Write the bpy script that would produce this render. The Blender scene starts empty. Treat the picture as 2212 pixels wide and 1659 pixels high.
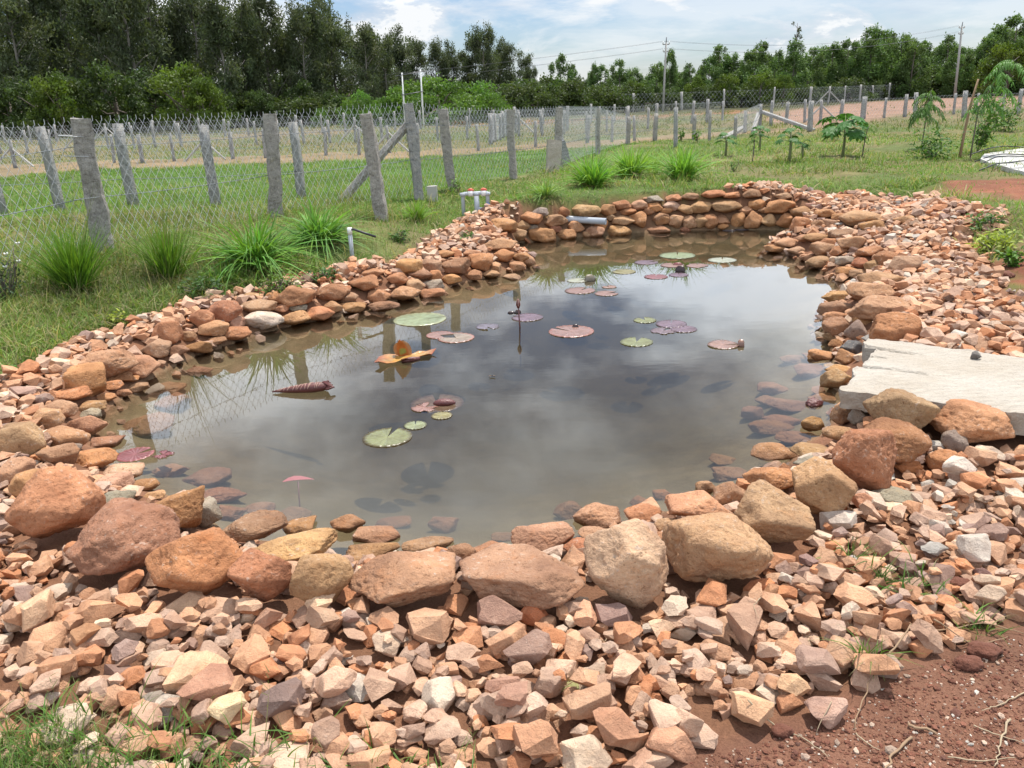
import bpy, bmesh, math, random
import numpy as np
from mathutils import Matrix, Vector

# ------------------------------------------------------------------ camera, sky, sun, exposure
random.seed(7)
RNG = np.random.default_rng(7)
S = bpy.context.scene
COL = S.collection
PXW, PXH, FOC = 2212.0, 1659.0, 1760.0          # survey picture size and focal length used to measure the place
PITCH, ROLL, HCAM = math.radians(19.3), math.radians(2.1), 1.8
CAM_M = Matrix.Rotation(math.radians(90) - PITCH, 3, 'X') @ Matrix.Rotation(-ROLL, 3, 'Z')
cam_d = bpy.data.cameras.new('camera')
cam_d.lens = FOC / PXW * 36.0
cam_d.sensor_width = 36.0
cam_d.clip_start, cam_d.clip_end = 0.05, 9000
cam = bpy.data.objects.new('camera', cam_d)
COL.objects.link(cam)
cam.matrix_world = Matrix.Translation((0, 0, HCAM)) @ CAM_M.to_4x4()
S.camera = cam

SUN_EL, SUN_AZ = math.radians(71), math.radians(32)   # azimuth clockwise from +Y
SUN_DIR = Vector((math.sin(SUN_AZ) * math.cos(SUN_EL), math.cos(SUN_AZ) * math.cos(SUN_EL), math.sin(SUN_EL)))
sun_d = bpy.data.lights.new('sun', 'SUN')
sun_d.energy = 5.0
sun_d.angle = math.radians(0.53)
sun_d.color = (1.0, 0.955, 0.88)
sun = bpy.data.objects.new('sun', sun_d)
COL.objects.link(sun)
sun.rotation_euler = SUN_DIR.to_track_quat('Z', 'Y').to_euler()
sun.location = (8, 20, 40)

W = bpy.data.worlds.new('World')
S.world = W
W.use_nodes = True


class NT:
    """tiny node helper"""
    def __init__(s, tree):
        s.t = tree
        s.t.nodes.clear()

    def n(s, kind, ins=None, **props):
        nd = s.t.nodes.new('ShaderNode' + kind)
        for k, v in props.items():
            setattr(nd, k, v)
        for k, v in (ins or {}).items():
            sk = nd.inputs[k]
            if isinstance(v, bpy.types.NodeSocket):
                s.t.links.new(v, sk)
            else:
                sk.default_value = v
        return nd

    def math(s, op, a, b=None, c=None, clamp=False):
        nd = s.t.nodes.new('ShaderNodeMath')
        nd.operation, nd.use_clamp = op, clamp
        for i, v in enumerate((a, b, c)):
            if v is None:
                continue
            if isinstance(v, bpy.types.NodeSocket):
                s.t.links.new(v, nd.inputs[i])
            else:
                nd.inputs[i].default_value = v
        return nd.outputs[0]

    def mix(s, f, a, b, blend='MIX'):
        nd = s.t.nodes.new('ShaderNodeMix')
        nd.data_type, nd.blend_type, nd.clamp_factor = 'RGBA', blend, True
        for sk, v in ((nd.inputs[0], f), (nd.inputs[6], a), (nd.inputs[7], b)):
            if isinstance(v, bpy.types.NodeSocket):
                s.t.links.new(v, sk)
            else:
                sk.default_value = v if not isinstance(v, tuple) or len(v) == 4 else (*v, 1)
        return nd.outputs[2]

    def ramp(s, f, *stops):
        nd = s.t.nodes.new('ShaderNodeValToRGB')
        cr = nd.color_ramp
        while len(cr.elements) < len(stops):
            cr.elements.new(0.5)
        for e, (p, c) in zip(cr.elements, stops):
            e.position = p
            e.color = (c, c, c, 1) if not isinstance(c, tuple) else (*c, 1)
        s.t.links.new(f, nd.inputs[0])
        return nd.outputs[0]

    def noise(s, vec, scale, detail=4, rough=0.55, dist=0.0):
        nd = s.n('TexNoise', {'Scale': scale, 'Detail': detail, 'Roughness': rough, 'Distortion': dist})
        if vec is not None:
            s.t.links.new(vec, nd.inputs['Vector'])
        return nd.outputs['Fac']


CLOUD_Z = 5.9


def build_world():
    t = NT(W.node_tree)
    sky = t.n('TexSky', sky_type='NISHITA', sun_disc=False, sun_elevation=SUN_EL, sun_rotation=SUN_AZ,
              altitude=800, air_density=1.0, dust_density=1.6, ozone_density=1.2)
    tc = t.n('TexCoord')
    sep = t.n('SeparateXYZ', {0: tc.outputs['Generated']})
    z = t.math('ADD', t.math('MAXIMUM', sep.outputs[2], 0.0), 0.17)
    px, py = t.math('DIVIDE', sep.outputs[0], z), t.math('DIVIDE', sep.outputs[1], z)
    v = t.n('CombineXYZ', {0: px, 1: py, 2: CLOUD_Z}).outputs[0]
    big = t.noise(v, 0.62, 7, 0.58, 0.5)
    fine = t.noise(v, 1.7, 8, 0.6, 0.3)
    cover = t.ramp(t.math('ADD', t.math('MULTIPLY', big, 0.7), t.math('MULTIPLY', fine, 0.3)), (0.44, 0.0), (0.54, 1.0))
    # heaped cloud low over the skyline
    pv = t.n('Mapping', {'Vector': tc.outputs['Generated'], 'Scale': (5.0, 5.0, 13.0), 'Location': (3.7, 1.2, 0.4)}).outputs[0]
    puff = t.ramp(t.noise(pv, 1.0, 9, 0.6, 0.35), (0.46, 0.0), (0.58, 1.0))
    low = t.ramp(sep.outputs[2], (0.12, 1.0), (0.26, 0.0))
    puff = t.math('MULTIPLY', puff, low)
    cover = t.math('MAXIMUM', t.math('MULTIPLY', cover, t.math('SUBTRACT', 1.0, t.math('MULTIPLY', low, 0.45))), puff)
    shade = t.math('MAXIMUM', t.noise(v, 1.15, 6, 0.6, 0.2), t.math('MULTIPLY', puff, t.math('ADD', 0.42, t.math('MULTIPLY', t.noise(pv, 2.3, 6, 0.6), 0.32))))
    # the veil of cloud is thicker and brighter away from the hazy skyline
    glow = t.ramp(sep.outputs[2], (0.10, 0.0), (0.20, 1.0), (0.46, 1.0), (0.78, 0.12))
    lit = t.mix(glow, (8.6, 8.7, 8.8, 1), (21.5, 23.5, 26.0, 1))
    dark = t.mix(glow, (5.7, 6.3, 7.3, 1), (9.6, 11.2, 13.0, 1))
    cloud = t.mix(t.ramp(shade, (0.36, 0.0), (0.56, 1.0)), dark, lit)
    blue = t.mix(1.0, sky.outputs[0], (0.95, 1.02, 1.15, 1), 'MULTIPLY')
    col = t.mix(t.math('MULTIPLY', cover, 0.93), blue, cloud)
    bg = t.n('Background', {'Color': col, 'Strength': 0.1})
    o = t.n('OutputWorld')
    t.t.links.new(bg.outputs[0], o.inputs['Surface'])


build_world()
S.view_settings.view_transform = 'Standard'
S.view_settings.look = 'None'
S.view_settings.gamma = 1
S.view_settings.use_curve_mapping = False
S.view_settings.exposure = 0.2
S.render.engine = 'CYCLES'
S.cycles.max_bounces = 7
S.cycles.diffuse_bounces = 3
S.cycles.glossy_bounces = 3
S.cycles.transmission_bounces = 4
S.cycles.transparent_max_bounces = 24
S.cycles.volume_bounces = 1
S.cycles.caustics_reflective = False
S.cycles.caustics_refractive = False
S.cycles.use_adaptive_sampling = True
S.cycles.adaptive_threshold = 0.012
S.cycles.use_denoising = True
try:
    S.cycles.denoiser = 'OPENIMAGEDENOISE'
except Exception:
    pass

# ------------------------------------------------------------------ survey: picture point -> place
CAMN = np.array(CAM_M)


def ray(u, v):
    d = CAMN @ np.array(((u - PXW / 2) / FOC, -(v - PXH / 2) / FOC, -1.0))
    return d                                        # |depth component| = 1, so the parameter is the depth


def hit_z(u, v, z=0.0):
    d = ray(u, v)
    t = (z - HCAM) / d[2]
    return np.array((d[0] * t, d[1] * t, z))


def sstep(a, b, x):
    t = np.clip((x - a) / (b - a), 0, 1)
    return t * t * (3 - 2 * t)


# value noise in numpy
def _hash(i, j, k, seed):
    h = (i * 374761393 + j * 668265263 + k * 2147483647 + seed * 974634777) & 0xffffffff
    h = ((h ^ (h >> 13)) * 1274126177) & 0xffffffff
    h = h ^ (h >> 16)
    return (h & 0xffff) / 65535.0


def vnoise(P, freq=1.0, seed=0):
    P = np.asarray(P, float) * freq
    I = np.floor(P).astype(np.int64)
    f = P - I
    f = f * f * (3 - 2 * f)
    out = 0
    for dx in (0, 1):
        for dy in (0, 1):
            for dz in (0, 1):
                w = (f[:, 0] if dx else 1 - f[:, 0]) * (f[:, 1] if dy else 1 - f[:, 1]) * (f[:, 2] if dz else 1 - f[:, 2])
                out = out + w * _hash(I[:, 0] + dx, I[:, 1] + dy, I[:, 2] + dz, seed)
    return out * 2 - 1


def fbm(P, freq=1.0, seed=0, octs=3):
    o, a = 0, 1.0
    for k in range(octs):
        o = o + a * vnoise(P, freq * 2 ** k, seed + 17 * k)
        a *= 0.5
    return o


def noise2(x, y, freq, seed=0, octs=2):
    return fbm(np.stack([x, y, np.zeros_like(x)], 1), freq, seed, octs)


def ground0(x, y):
    """the lie of the land before the pond was dug"""
    r = np.hypot(x, y)
    return 0.21 + 0.30 * sstep(2.6, 9.0, y) + 0.03 * sstep(1, 5, -x)


def hit_g(u, v):
    z = 0.3
    for _ in range(7):
        p = hit_z(u, v, z)
        z = float(ground0(np.array([p[0]]), np.array([p[1]]))[0])
    return np.array((p[0], p[1], z))


POND_PX = [(296, 845), (345, 808), (420, 772), (500, 745), (565, 722), (640, 702), (740, 682), (830, 656), (925, 640),
           (1000, 612), (1080, 594), (1150, 573), (1150, 556), (1110, 540), (1125, 525), (1160, 521), (1240, 513), (1330, 506), (1420, 500),
           (1500, 497), (1600, 496), (1690, 497), (1745, 501), (1722, 515), (1668, 528), (1648, 541), (1700, 552), (1740, 567),
           (1772, 588), (1800, 604), (1842, 610), (1800, 634), (1768, 690), (1778, 722), (1800, 748), (1798, 785), (1790, 832),
           (1818, 858), (1800, 890), (1775, 935), (1730, 955), (1690, 1000), (1625, 1015), (1600, 1045), (1540, 1062), (1500, 1080), (1440, 1100),
           (1370, 1118), (1300, 1140), (1230, 1160), (1150, 1180), (1080, 1195), (960, 1195), (860, 1200), (780, 1205), (730, 1205),
           (690, 1180), (600, 1165), (500, 1155), (465, 1130), (415, 1085), (325, 1055), (280, 1030), (235, 1000), (212, 960), (225, 905), (262, 868)]
POND = np.array([hit_z(u, v)[:2] for u, v in POND_PX])
GRAVEL_PX = [(-350, 930), (0, 828), (60, 788), (160, 745), (300, 690), (430, 655), (560, 622), (700, 590), (850, 562), (905, 538), (935, 505),
             (1000, 472), (1060, 450), (1130, 440), (1200, 444), (1300, 440), (1360, 428), (1420, 418), (1560, 412), (1700, 407), (1850, 417), (2000, 430),
             (2120, 448), (2190, 468), (2165, 500), (2095, 515), (2125, 560), (2150, 600), (2190, 640), (2240, 720), (2560, 860), (2700, 1200), (2212, 1345),
             (2080, 1385), (1950, 1435), (1880, 1485), (1790, 1535), (1640, 1572), (1510, 1605), (1390, 1675), (1150, 1850), (300, 1900), (-350, 1750), (-500, 1300)]


def inside(poly, x, y):
    c = np.zeros(x.shape, bool)
    n = len(poly)
    for i in range(n):
        x1, y1 = poly[i]
        x2, y2 = poly[(i + 1) % n]
        if y1 == y2:
            continue
        k = ((y1 > y) != (y2 > y)) & (x < (x2 - x1) * (y - y1) / (y2 - y1) + x1)
        c ^= k
    return c


def sdist(poly, x, y):
    """distance to the outline, negative inside"""
    d = np.full(x.shape, 1e9)
    n = len(poly)
    for i in range(n):
        a, b = poly[i], poly[(i + 1) % n]
        e = b - a
        L = max(e @ e, 1e-12)
        t = np.clip(((x - a[0]) * e[0] + (y - a[1]) * e[1]) / L, 0, 1)
        d = np.minimum(d, (x - a[0] - t * e[0]) ** 2 + (y - a[1] - t * e[1]) ** 2)
    d = np.sqrt(d)
    return np.where(inside(poly, x, y), -d, d)


HEAP = hit_z(1690, 428, 0.5)


def terr(x, y):
    x, y = np.atleast_1d(np.asarray(x, float)), np.atleast_1d(np.asarray(y, float))
    g = ground0(x, y)
    near = (np.abs(x) < 7) & (y > 1) & (y < 15)
    sd = np.full(x.shape, 9.0)
    if near.any():
        sd[near] = sdist(POND, x[near], y[near])
    # a low lip, then a gentle slope up to the lie of the land; steeper behind the stacked wall at the head
    head = sstep(9.6, 10.6, y) * sstep(-0.9, 0.2, x) * (1 - sstep(3.6, 4.6, x))
    lip = (0.15 + 0.05 * sstep(2.5, 5, y)) * sstep(-0.02, 1.0, sd / 0.40) ** 0.8
    slope = np.maximum(g - 0.20, 0) * sstep(0.25, 2.3, sd)
    wall = g * sstep(-0.02, 1.0, sd / 0.34) ** 0.8
    hz = (lip + slope) * (1 - head) + wall * head
    z = np.where(sd > 0, hz, -np.minimum(0.48, 0.05 + 0.32 * np.maximum(-sd, 0)))
    r = np.hypot(x, y)
    amp = 0.012 + 0.02 * sstep(6, 20, r)
    z = z + amp * noise2(x, y, 1.7, 3, 3) * np.where(sd > 0, 1, 0.6)
    z = z + 0.13 * np.exp(-(((x - HEAP[0]) / 1.5) ** 2 + ((y - HEAP[1]) / 0.55) ** 2)) * (sd > 0)
    return z


def T(x, y):
    return float(terr(x, y)[0])


def hit(u, v, lift=0.0, tmax=220.0):
    """where the line of sight through (u, v) meets the ground raised by lift"""
    d = ray(u, v)
    t = np.geomspace(0.8, tmax, 260)
    zr = HCAM + d[2] * t
    f = zr - terr(d[0] * t, d[1] * t) - lift
    i = np.argmax(f <= 0)
    if not (f <= 0).any():
        i = len(t) - 1
    a, b = t[max(i - 1, 0)], t[i]
    for _ in range(2):
        m = np.linspace(a, b, 33)
        k = HCAM + d[2] * m - terr(d[0] * m, d[1] * m) - lift <= 0
        j = int(np.argmax(k)) if k.any() else 32
        a, b = m[max(j - 1, 0)], m[j]
    return np.array((d[0] * b, d[1] * b, HCAM + d[2] * b)), b     # point and depth


GRAVEL = np.array([hit(u, v)[0][:2] for u, v in GRAVEL_PX])

# ------------------------------------------------------------------ object helpers
def link(name, me, parent=None, loc=None):
    o = bpy.data.objects.new(name, me)
    COL.objects.link(o)
    if parent is not None:
        o.parent = parent
    if loc is not None:
        o.location = loc
    return o


def mesh(name, V, F, mat=None, smooth=True, col=None):
    """V (n,3) array, F list of index tuples or an (m,k) array; col (n,3) vertex colours"""
    me = bpy.data.meshes.new(name)
    V = np.asarray(V, np.float32)
    if isinstance(F, np.ndarray):
        m, k = F.shape
        me.vertices.add(len(V))
        me.vertices.foreach_set('co', V.ravel())
        me.loops.add(m * k)
        me.loops.foreach_set('vertex_index', F.astype(np.int32).ravel())
        me.polygons.add(m)
        me.polygons.foreach_set('loop_start', np.arange(0, m * k, k, dtype=np.int32))
        me.polygons.foreach_set('loop_total', np.full(m, k, np.int32))
        me.update(calc_edges=True)
    else:
        me.from_pydata(V.tolist(), [], F)
    me.polygons.foreach_set('use_smooth', np.full(len(me.polygons), smooth, bool))
    if col is not None:
        a = me.color_attributes.new('col', 'FLOAT_COLOR', 'POINT')
        c = np.ones((len(V), 4), np.float32)
        c[:, :3] = col
        a.data.foreach_set('color', c.ravel())
    if mat is not None:
        me.materials.append(mat)
    me.update()
    return me


def obj(name, V, F, mat=None, parent=None, smooth=True, col=None, loc=None):
    return link(name, mesh(name, V, F, mat, smooth, col), parent, loc)


def empty(name, loc=(0, 0, 0)):
    return link(name, None, None, loc)


def tag(o, label=None, cat=None, group=None, kind=None):
    for k, v in (('label', label), ('category', cat), ('group', group), ('kind', kind)):
        if v:
            o[k] = v
    return o


def merge(parts):
    """[(V, F)] -> one V, F (F lists)"""
    Vs, Fs, n = [], [], 0
    for V, F in parts:
        Vs.append(np.asarray(V, float))
        Fs += [tuple(int(i) + n for i in f) for f in F]
        n += len(V)
    return np.concatenate(Vs), Fs


def tube(pts, rad, n=8, cap=True):
    pts = np.asarray(pts, float)
    m = len(pts)
    rad = np.full(m, rad) if np.isscalar(rad) else np.asarray(rad)
    V, F = [], []
    up = None
    for i in range(m):
        tg = pts[min(i + 1, m - 1)] - pts[max(i - 1, 0)]
        tg /= np.linalg.norm(tg) + 1e-12
        if up is None:
            up = np.array((0, 0, 1.0)) if abs(tg[2]) < 0.9 else np.array((1.0, 0, 0))
        s = np.cross(tg, up)
        s /= np.linalg.norm(s) + 1e-12
        up = np.cross(s, tg)
        for k in range(n):
            a = 2 * math.pi * k / n
            V.append(pts[i] + rad[i] * (math.cos(a) * s + math.sin(a) * up))
    for i in range(m - 1):
        for k in range(n):
            F.append((i * n + k, i * n + (k + 1) % n, (i + 1) * n + (k + 1) % n, (i + 1) * n + k))
    if cap:
        F.append(tuple(range(n - 1, -1, -1)))
        F.append(tuple((m - 1) * n + k for k in range(n)))
    return np.array(V), F


_ico = {}


def ico(sub):
    if sub not in _ico:
        bm = bmesh.new()
        bmesh.ops.create_icosphere(bm, subdivisions=sub, radius=1)
        _ico[sub] = (np.array([v.co[:] for v in bm.verts]), np.array([[v.index for v in f.verts] for f in bm.faces]))
        bm.free()
    return _ico[sub]


def rock(seed, sub, p=9.0, nplanes=13, rough=0.05, nfreq=2.2, chip=0.0):
    """a broken, worn stone within about a unit box (half extents 1)"""
    r = np.random.default_rng(seed)
    D, F = ico(sub)
    N = r.normal(size=(nplanes, 3))
    N /= np.linalg.norm(N, axis=1)[:, None]
    for _ in range(12):                              # spread the facets
        d = N[:, None] - N[None]
        N = N + 0.05 * (d / (np.linalg.norm(d, axis=2)[..., None] ** 3 + 0.05)).sum(1)
        N /= np.linalg.norm(N, axis=1)[:, None]
    off = r.uniform(0.72, 1.12, nplanes)
    q = np.maximum(D @ N.T, 0) / off
    R = 1 / ((q ** p).sum(1) ** (1 / p) + 1e-9)
    V = D * R[:, None]
    if rough:
        V = V + D * (rough * fbm(V, nfreq, seed % 997, 4))[:, None]
    if chip:
        c = fbm(V, 6.5, seed % 991 + 5, 3)
        V = V - D * (chip * np.maximum(np.abs(c) - 0.12, 0) * 1.6)[:, None] + D * (chip * .35 * vnoise(V, 19, seed % 983))[:, None]
    lo, hi = V.min(0), V.max(0)
    V = (V - (lo + hi) / 2) / ((hi - lo) / 2)
    return V, F


def chip_stone(seed, nplanes=10, bev=0.07, rough=0.03, cuts=0, segs=2):
    """a broken chip of stone: flat fracture faces cut from a block, arrises worn round"""
    r = np.random.default_rng(seed)
    N = r.normal(size=(nplanes, 3))
    N /= np.linalg.norm(N, axis=1)[:, None]
    for _ in range(5):
        d = N[:, None] - N[None]
        N = N + 0.06 * (d / (np.linalg.norm(d, axis=2)[..., None] ** 3 + 0.05)).sum(1)
        N /= np.linalg.norm(N, axis=1)[:, None]
    off = r.uniform(0.55, 1.12, nplanes)
    bm = bmesh.new()
    for n, o in zip(N, off):
        bm.verts.new(n / o)
    res = bmesh.ops.convex_hull(bm, input=bm.verts)
    pts = []
    for f in bm.faces:
        A = np.array([v.co[:] for v in f.verts])
        try:
            p = np.linalg.solve(A, np.ones(3))
        except np.linalg.LinAlgError:
            continue
        if np.linalg.norm(p) < 1.9:
            pts.append(p)
    bm.free()
    bm = bmesh.new()
    for p in pts:
        bm.verts.new(p)
    bmesh.ops.convex_hull(bm, input=bm.verts)
    bmesh.ops.delete(bm, geom=[v for v in bm.verts if not v.link_faces], context='VERTS')
    bmesh.ops.dissolve_limit(bm, angle_limit=0.06, verts=bm.verts, edges=bm.edges)
    if bev:
        bmesh.ops.bevel(bm, geom=list(bm.edges), offset=bev, segments=segs, profile=0.6, affect='EDGES', clamp_overlap=True)
    if cuts:
        bmesh.ops.subdivide_edges(bm, edges=[e for e in bm.edges if e.calc_length() > .3], cuts=cuts, use_grid_fill=True)
    bmesh.ops.triangulate(bm, faces=bm.faces)
    bm.verts.index_update()
    V = np.array([v.co[:] for v in bm.verts])
    F = np.array([[v.index for v in f.verts] for f in bm.faces])
    bm.free()
    if rough:
        D = V / (np.linalg.norm(V, axis=1)[:, None] + 1e-6)
        V = V + D * (rough * fbm(V, 2.1, seed % 997, 4))[:, None] + rough * .6 * np.stack([vnoise(V, 1.3, seed % 89 + k) for k in range(3)], 1)
    lo, hi = V.min(0), V.max(0)
    return (V - (lo + hi) / 2) / ((hi - lo) / 2), F


def rotm(ax, ay, az):
    return np.array(Matrix.Rotation(az, 3, 'Z') @ Matrix.Rotation(ay, 3, 'Y') @ Matrix.Rotation(ax, 3, 'X'))
# ------------------------------------------------------------------ materials
def new_mat(name):
    m = bpy.data.materials.new(name)
    m.use_nodes = True
    return m, NT(m.node_tree)


def finish(t, shader, disp=None):
    o = t.n('OutputMaterial')
    t.t.links.new(shader, o.inputs['Surface'])


def bump(t, h, dist, strength=1.0, normal=None):
    ins = {'Height': h, 'Distance': dist, 'Strength': strength}
    if normal is not None:
        ins['Normal'] = normal
    return t.n('Bump', ins).outputs[0]


def stone_mat(name, src, specks=0.35, pits=0.5, scale=1.0, stain=0.5):
    m, t = new_mat(name)
    tc = t.n('TexCoord')
    geo = t.n('NewGeometry')
    if src == 'obj':
        base = t.n('ObjectInfo').outputs['Color']
        seed = t.n('ObjectInfo').outputs['Random']
        vec = t.n('VectorMath', {0: geo.outputs['Position'] if name == 'broken_stone' else tc.outputs['Object'], 1: t.n('CombineXYZ', {0: t.math('MULTIPLY', seed, 37.0), 1: t.math('MULTIPLY', seed, 91.0), 2: seed}).outputs[0]}, operation='ADD').outputs[0]
    else:
        base = t.n('VertexColor', layer_name='col').outputs[0]
        vec = geo.outputs['Position']
    a = t.noise(vec, 5.5 * scale, 5, 0.6)
    b = t.noise(vec, 14 * scale, 6, 0.65, 0.4)
    c = t.noise(vec, 46 * scale, 5, 0.7)
    f = t.noise(vec, 130 * scale, 3, 0.7)
    col = t.mix(t.ramp(a, (0.34, 0.0), (0.66, 1.0)), t.mix(1.0, base, (0.78, 0.72, 0.69, 1), 'MULTIPLY'), t.mix(1.0, base, (1.22, 1.2, 1.15, 1), 'MULTIPLY'))
    col = t.mix(t.math('MULTIPLY', t.ramp(b, (0.54, 0.0), (0.68, 1.0)), stain), col, t.mix(1.0, base, (1.08, 0.87, 0.68, 1), 'MULTIPLY'))
    col = t.mix(t.math('MULTIPLY', t.ramp(b, (0.28, 1.0), (0.42, 0.0)), stain), col, t.mix(1.0, base, (0.42, 0.36, 0.36, 1), 'MULTIPLY'))
    # pale crust and specks of lichen
    crust = t.math('MULTIPLY', t.ramp(c, (0.57, 0.0), (0.68, 1.0)), t.ramp(a, (0.42, 0.0), (0.62, 1.0)))
    col = t.mix(t.math('MULTIPLY', crust, specks), col, (0.62, 0.50, 0.41, 1))
    col = t.mix(t.math('MULTIPLY', t.ramp(c, (0.33, 1.0), (0.42, 0.0)), pits), col, t.mix(1.0, base, (0.45, 0.36, 0.3, 1), 'MULTIPLY'))
    col = t.mix(t.ramp(f, (0.3, 0.22), (0.7, 0.0)), col, (0.05, 0.03, 0.02, 1))
    # damp band just above the water
    z = t.n('SeparateXYZ', {0: geo.outputs['Position']}).outputs[2]
    wet = t.ramp(t.math('ADD', z, t.math('MULTIPLY', t.math('SUBTRACT', b, 0.5), 0.05)), (0.012, 1.0), (0.04, 0.0))
    col = t.mix(t.math('MULTIPLY', wet, 0.55), col, t.mix(1.0, col, (0.42, 0.34, 0.28, 1), 'MULTIPLY'))
    rough = t.math('SUBTRACT', 0.88, t.math('MULTIPLY', wet, 0.45))
    h = t.math('ADD', t.math('MULTIPLY', b, 0.5), t.math('ADD', t.math('MULTIPLY', c, 0.32), t.math('MULTIPLY', f, 0.12)))
    nrm = bump(t, h, 0.036 / scale, 1.0)
    p = t.n('BsdfPrincipled', {'Base Color': col, 'Roughness': rough, 'Normal': nrm, 'Specular IOR Level': 0.3})
    finish(t, p.outputs[0])
    return m


def leaf_mat(name, trans=0.3, rough=0.5, spec=0.35, var=0.25, obj_src=False):
    """foliage, colour from vertex colours (or the object colour)"""
    m, t = new_mat(name)
    base = t.n('ObjectInfo').outputs['Color'] if obj_src else t.n('VertexColor', layer_name='col').outputs[0]
    geo = t.n('NewGeometry')
    nz = t.noise(geo.outputs['Position'], 3.0, 3)
    col = t.mix(t.math('MULTIPLY', nz, var * 2), base, t.mix(1.0, base, (0.6, 0.65, 0.5, 1), 'MULTIPLY'))
    p = t.n('BsdfPrincipled', {'Base Color': col, 'Roughness': rough, 'Specular IOR Level': spec})
    tr = t.n('BsdfTranslucent', {'Color': t.mix(1.0, col, (1.3, 1.35, 0.6, 1), 'MULTIPLY')})
    mx = t.n('MixShader', {0: trans, 1: p.outputs[0], 2: tr.outputs[0]})
    finish(t, mx.outputs[0])
    return m


def plain_mat(name, col, rough=0.6, noise_amt=0.25, scale=20.0, bump_d=0.0, metal=0.0, spec=0.5):
    m, t = new_mat(name)
    tc = t.n('TexCoord')
    a = t.noise(tc.outputs['Object'], scale, 5, 0.6)
    c = t.mix(t.math('MULTIPLY', a, noise_amt * 2), (*col, 1), tuple(x * 0.55 for x in col) + (1,))
    ins = {'Base Color': c, 'Roughness': rough, 'Metallic': metal, 'Specular IOR Level': spec}
    if bump_d:
        ins['Normal'] = bump(t, t.noise(tc.outputs['Object'], scale * 2.2, 6, 0.65), bump_d)
    finish(t, t.n('BsdfPrincipled', ins).outputs[0])
    return m


def ground_mat():
    m, t = new_mat('ground_earth')
    geo = t.n('NewGeometry')
    P = geo.outputs['Position']
    base = t.n('VertexColor', layer_name='col').outputs[0]
    a, b, c, d = t.noise(P, 0.8, 5, 0.6), t.noise(P, 5, 6, 0.65), t.noise(P, 32, 5, 0.7), t.noise(P, 150, 3, 0.7)
    col = t.mix(t.ramp(a, (0.35, 0.0), (0.65, 1.0)), t.mix(1.0, base, (0.78, 0.8, 0.76, 1), 'MULTIPLY'), t.mix(1.0, base, (1.2, 1.12, 1.05, 1), 'MULTIPLY'))
    col = t.mix(t.ramp(b, (0.36, 0.55), (0.6, 0.0)), col, t.mix(1.0, base, (0.5, 0.47, 0.45, 1), 'MULTIPLY'))
    col = t.mix(t.ramp(c, (0.55, 0.0), (0.75, 0.5)), col, t.mix(1.0, base, (1.5, 1.4, 1.3, 1), 'MULTIPLY'))
    col = t.mix(t.ramp(d, (0.3, 0.5), (0.6, 0.0)), col, t.mix(1.0, base, (0.4, 0.36, 0.34, 1), 'MULTIPLY'))
    h = t.math('ADD', t.math('MULTIPLY', b, 0.6), t.math('ADD', t.math('MULTIPLY', c, 0.3), t.math('MULTIPLY', d, 0.16)))
    p = t.n('BsdfPrincipled', {'Base Color': col, 'Roughness': 0.95, 'Specular IOR Level': 0.15, 'Normal': bump(t, h, 0.035)})
    finish(t, p.outputs[0])
    return m


def water_mat():
    m, t = new_mat('pond_water')
    geo = t.n('NewGeometry')
    P = geo.outputs['Position']
    mp = t.n('Mapping', {'Vector': P, 'Scale': (1.0, 2.2, 1.0)})
    h = t.math('ADD', t.math('MULTIPLY', t.noise(mp.outputs[0], 2.2, 3, 0.5), 0.7), t.math('MULTIPLY', t.noise(mp.outputs[0], 11, 3, 0.5), 0.12))
    nrm = bump(t, h, 0.0011, 0.5)
    fr = t.n('Fresnel', {'IOR': 1.333, 'Normal': nrm}).outputs[0]
    gl = t.n('BsdfGlossy', {'Color': (1, 1, 1, 1), 'Roughness': 0.004, 'Normal': nrm})
    tr = t.n('BsdfTransparent', {'Color': (1, 1, 1, 1)})
    mx = t.n('MixShader', {0: fr, 1: tr.outputs[0], 2: gl.outputs[0]})
    o = t.n('OutputMaterial')
    t.t.links.new(mx.outputs[0], o.inputs['Surface'])
    sc = t.n('VolumeScatter', {'Color': (0.56, 0.535, 0.40, 1), 'Density': 0.40, 'Anisotropy': 0.25})
    ab = t.n('VolumeAbsorption', {'Color': (0.50, 0.46, 0.34, 1), 'Density': 1.8})
    ad = t.n('AddShader', {0: sc.outputs[0], 1: ab.outputs[0]})
    t.t.links.new(ad.outputs[0], o.inputs['Volume'])
    return m


def post_mat(name, tint):
    m, t = new_mat(name)
    tc = t.n('TexCoord')
    v = tc.outputs['Object']
    a, b, c = t.noise(v, 4, 5, 0.65), t.noise(v, 22, 6, 0.7), t.noise(v, 90, 4, 0.7)
    base = (*tint, 1)
    col = t.mix(t.ramp(a, (0.35, 0.0), (0.65, 1.0)), tuple(x * .72 for x in tint) + (1,), base)
    col = t.mix(t.ramp(b, (0.48, 0.0), (0.66, 0.8)), col, (0.62, 0.57, 0.51, 1))
    col = t.mix(t.ramp(b, (0.3, 0.7), (0.45, 0.0)), col, (0.10, 0.085, 0.07, 1))
    col = t.mix(t.ramp(c, (0.35, 0.45), (0.5, 0.0)), col, (0.12, 0.1, 0.09, 1))
    h = t.math('ADD', b, t.math('MULTIPLY', c, 0.4))
    p = t.n('BsdfPrincipled', {'Base Color': col, 'Roughness': 0.9, 'Specular IOR Level': 0.25, 'Normal': bump(t, h, 0.06)})
    finish(t, p.outputs[0])
    return m


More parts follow.
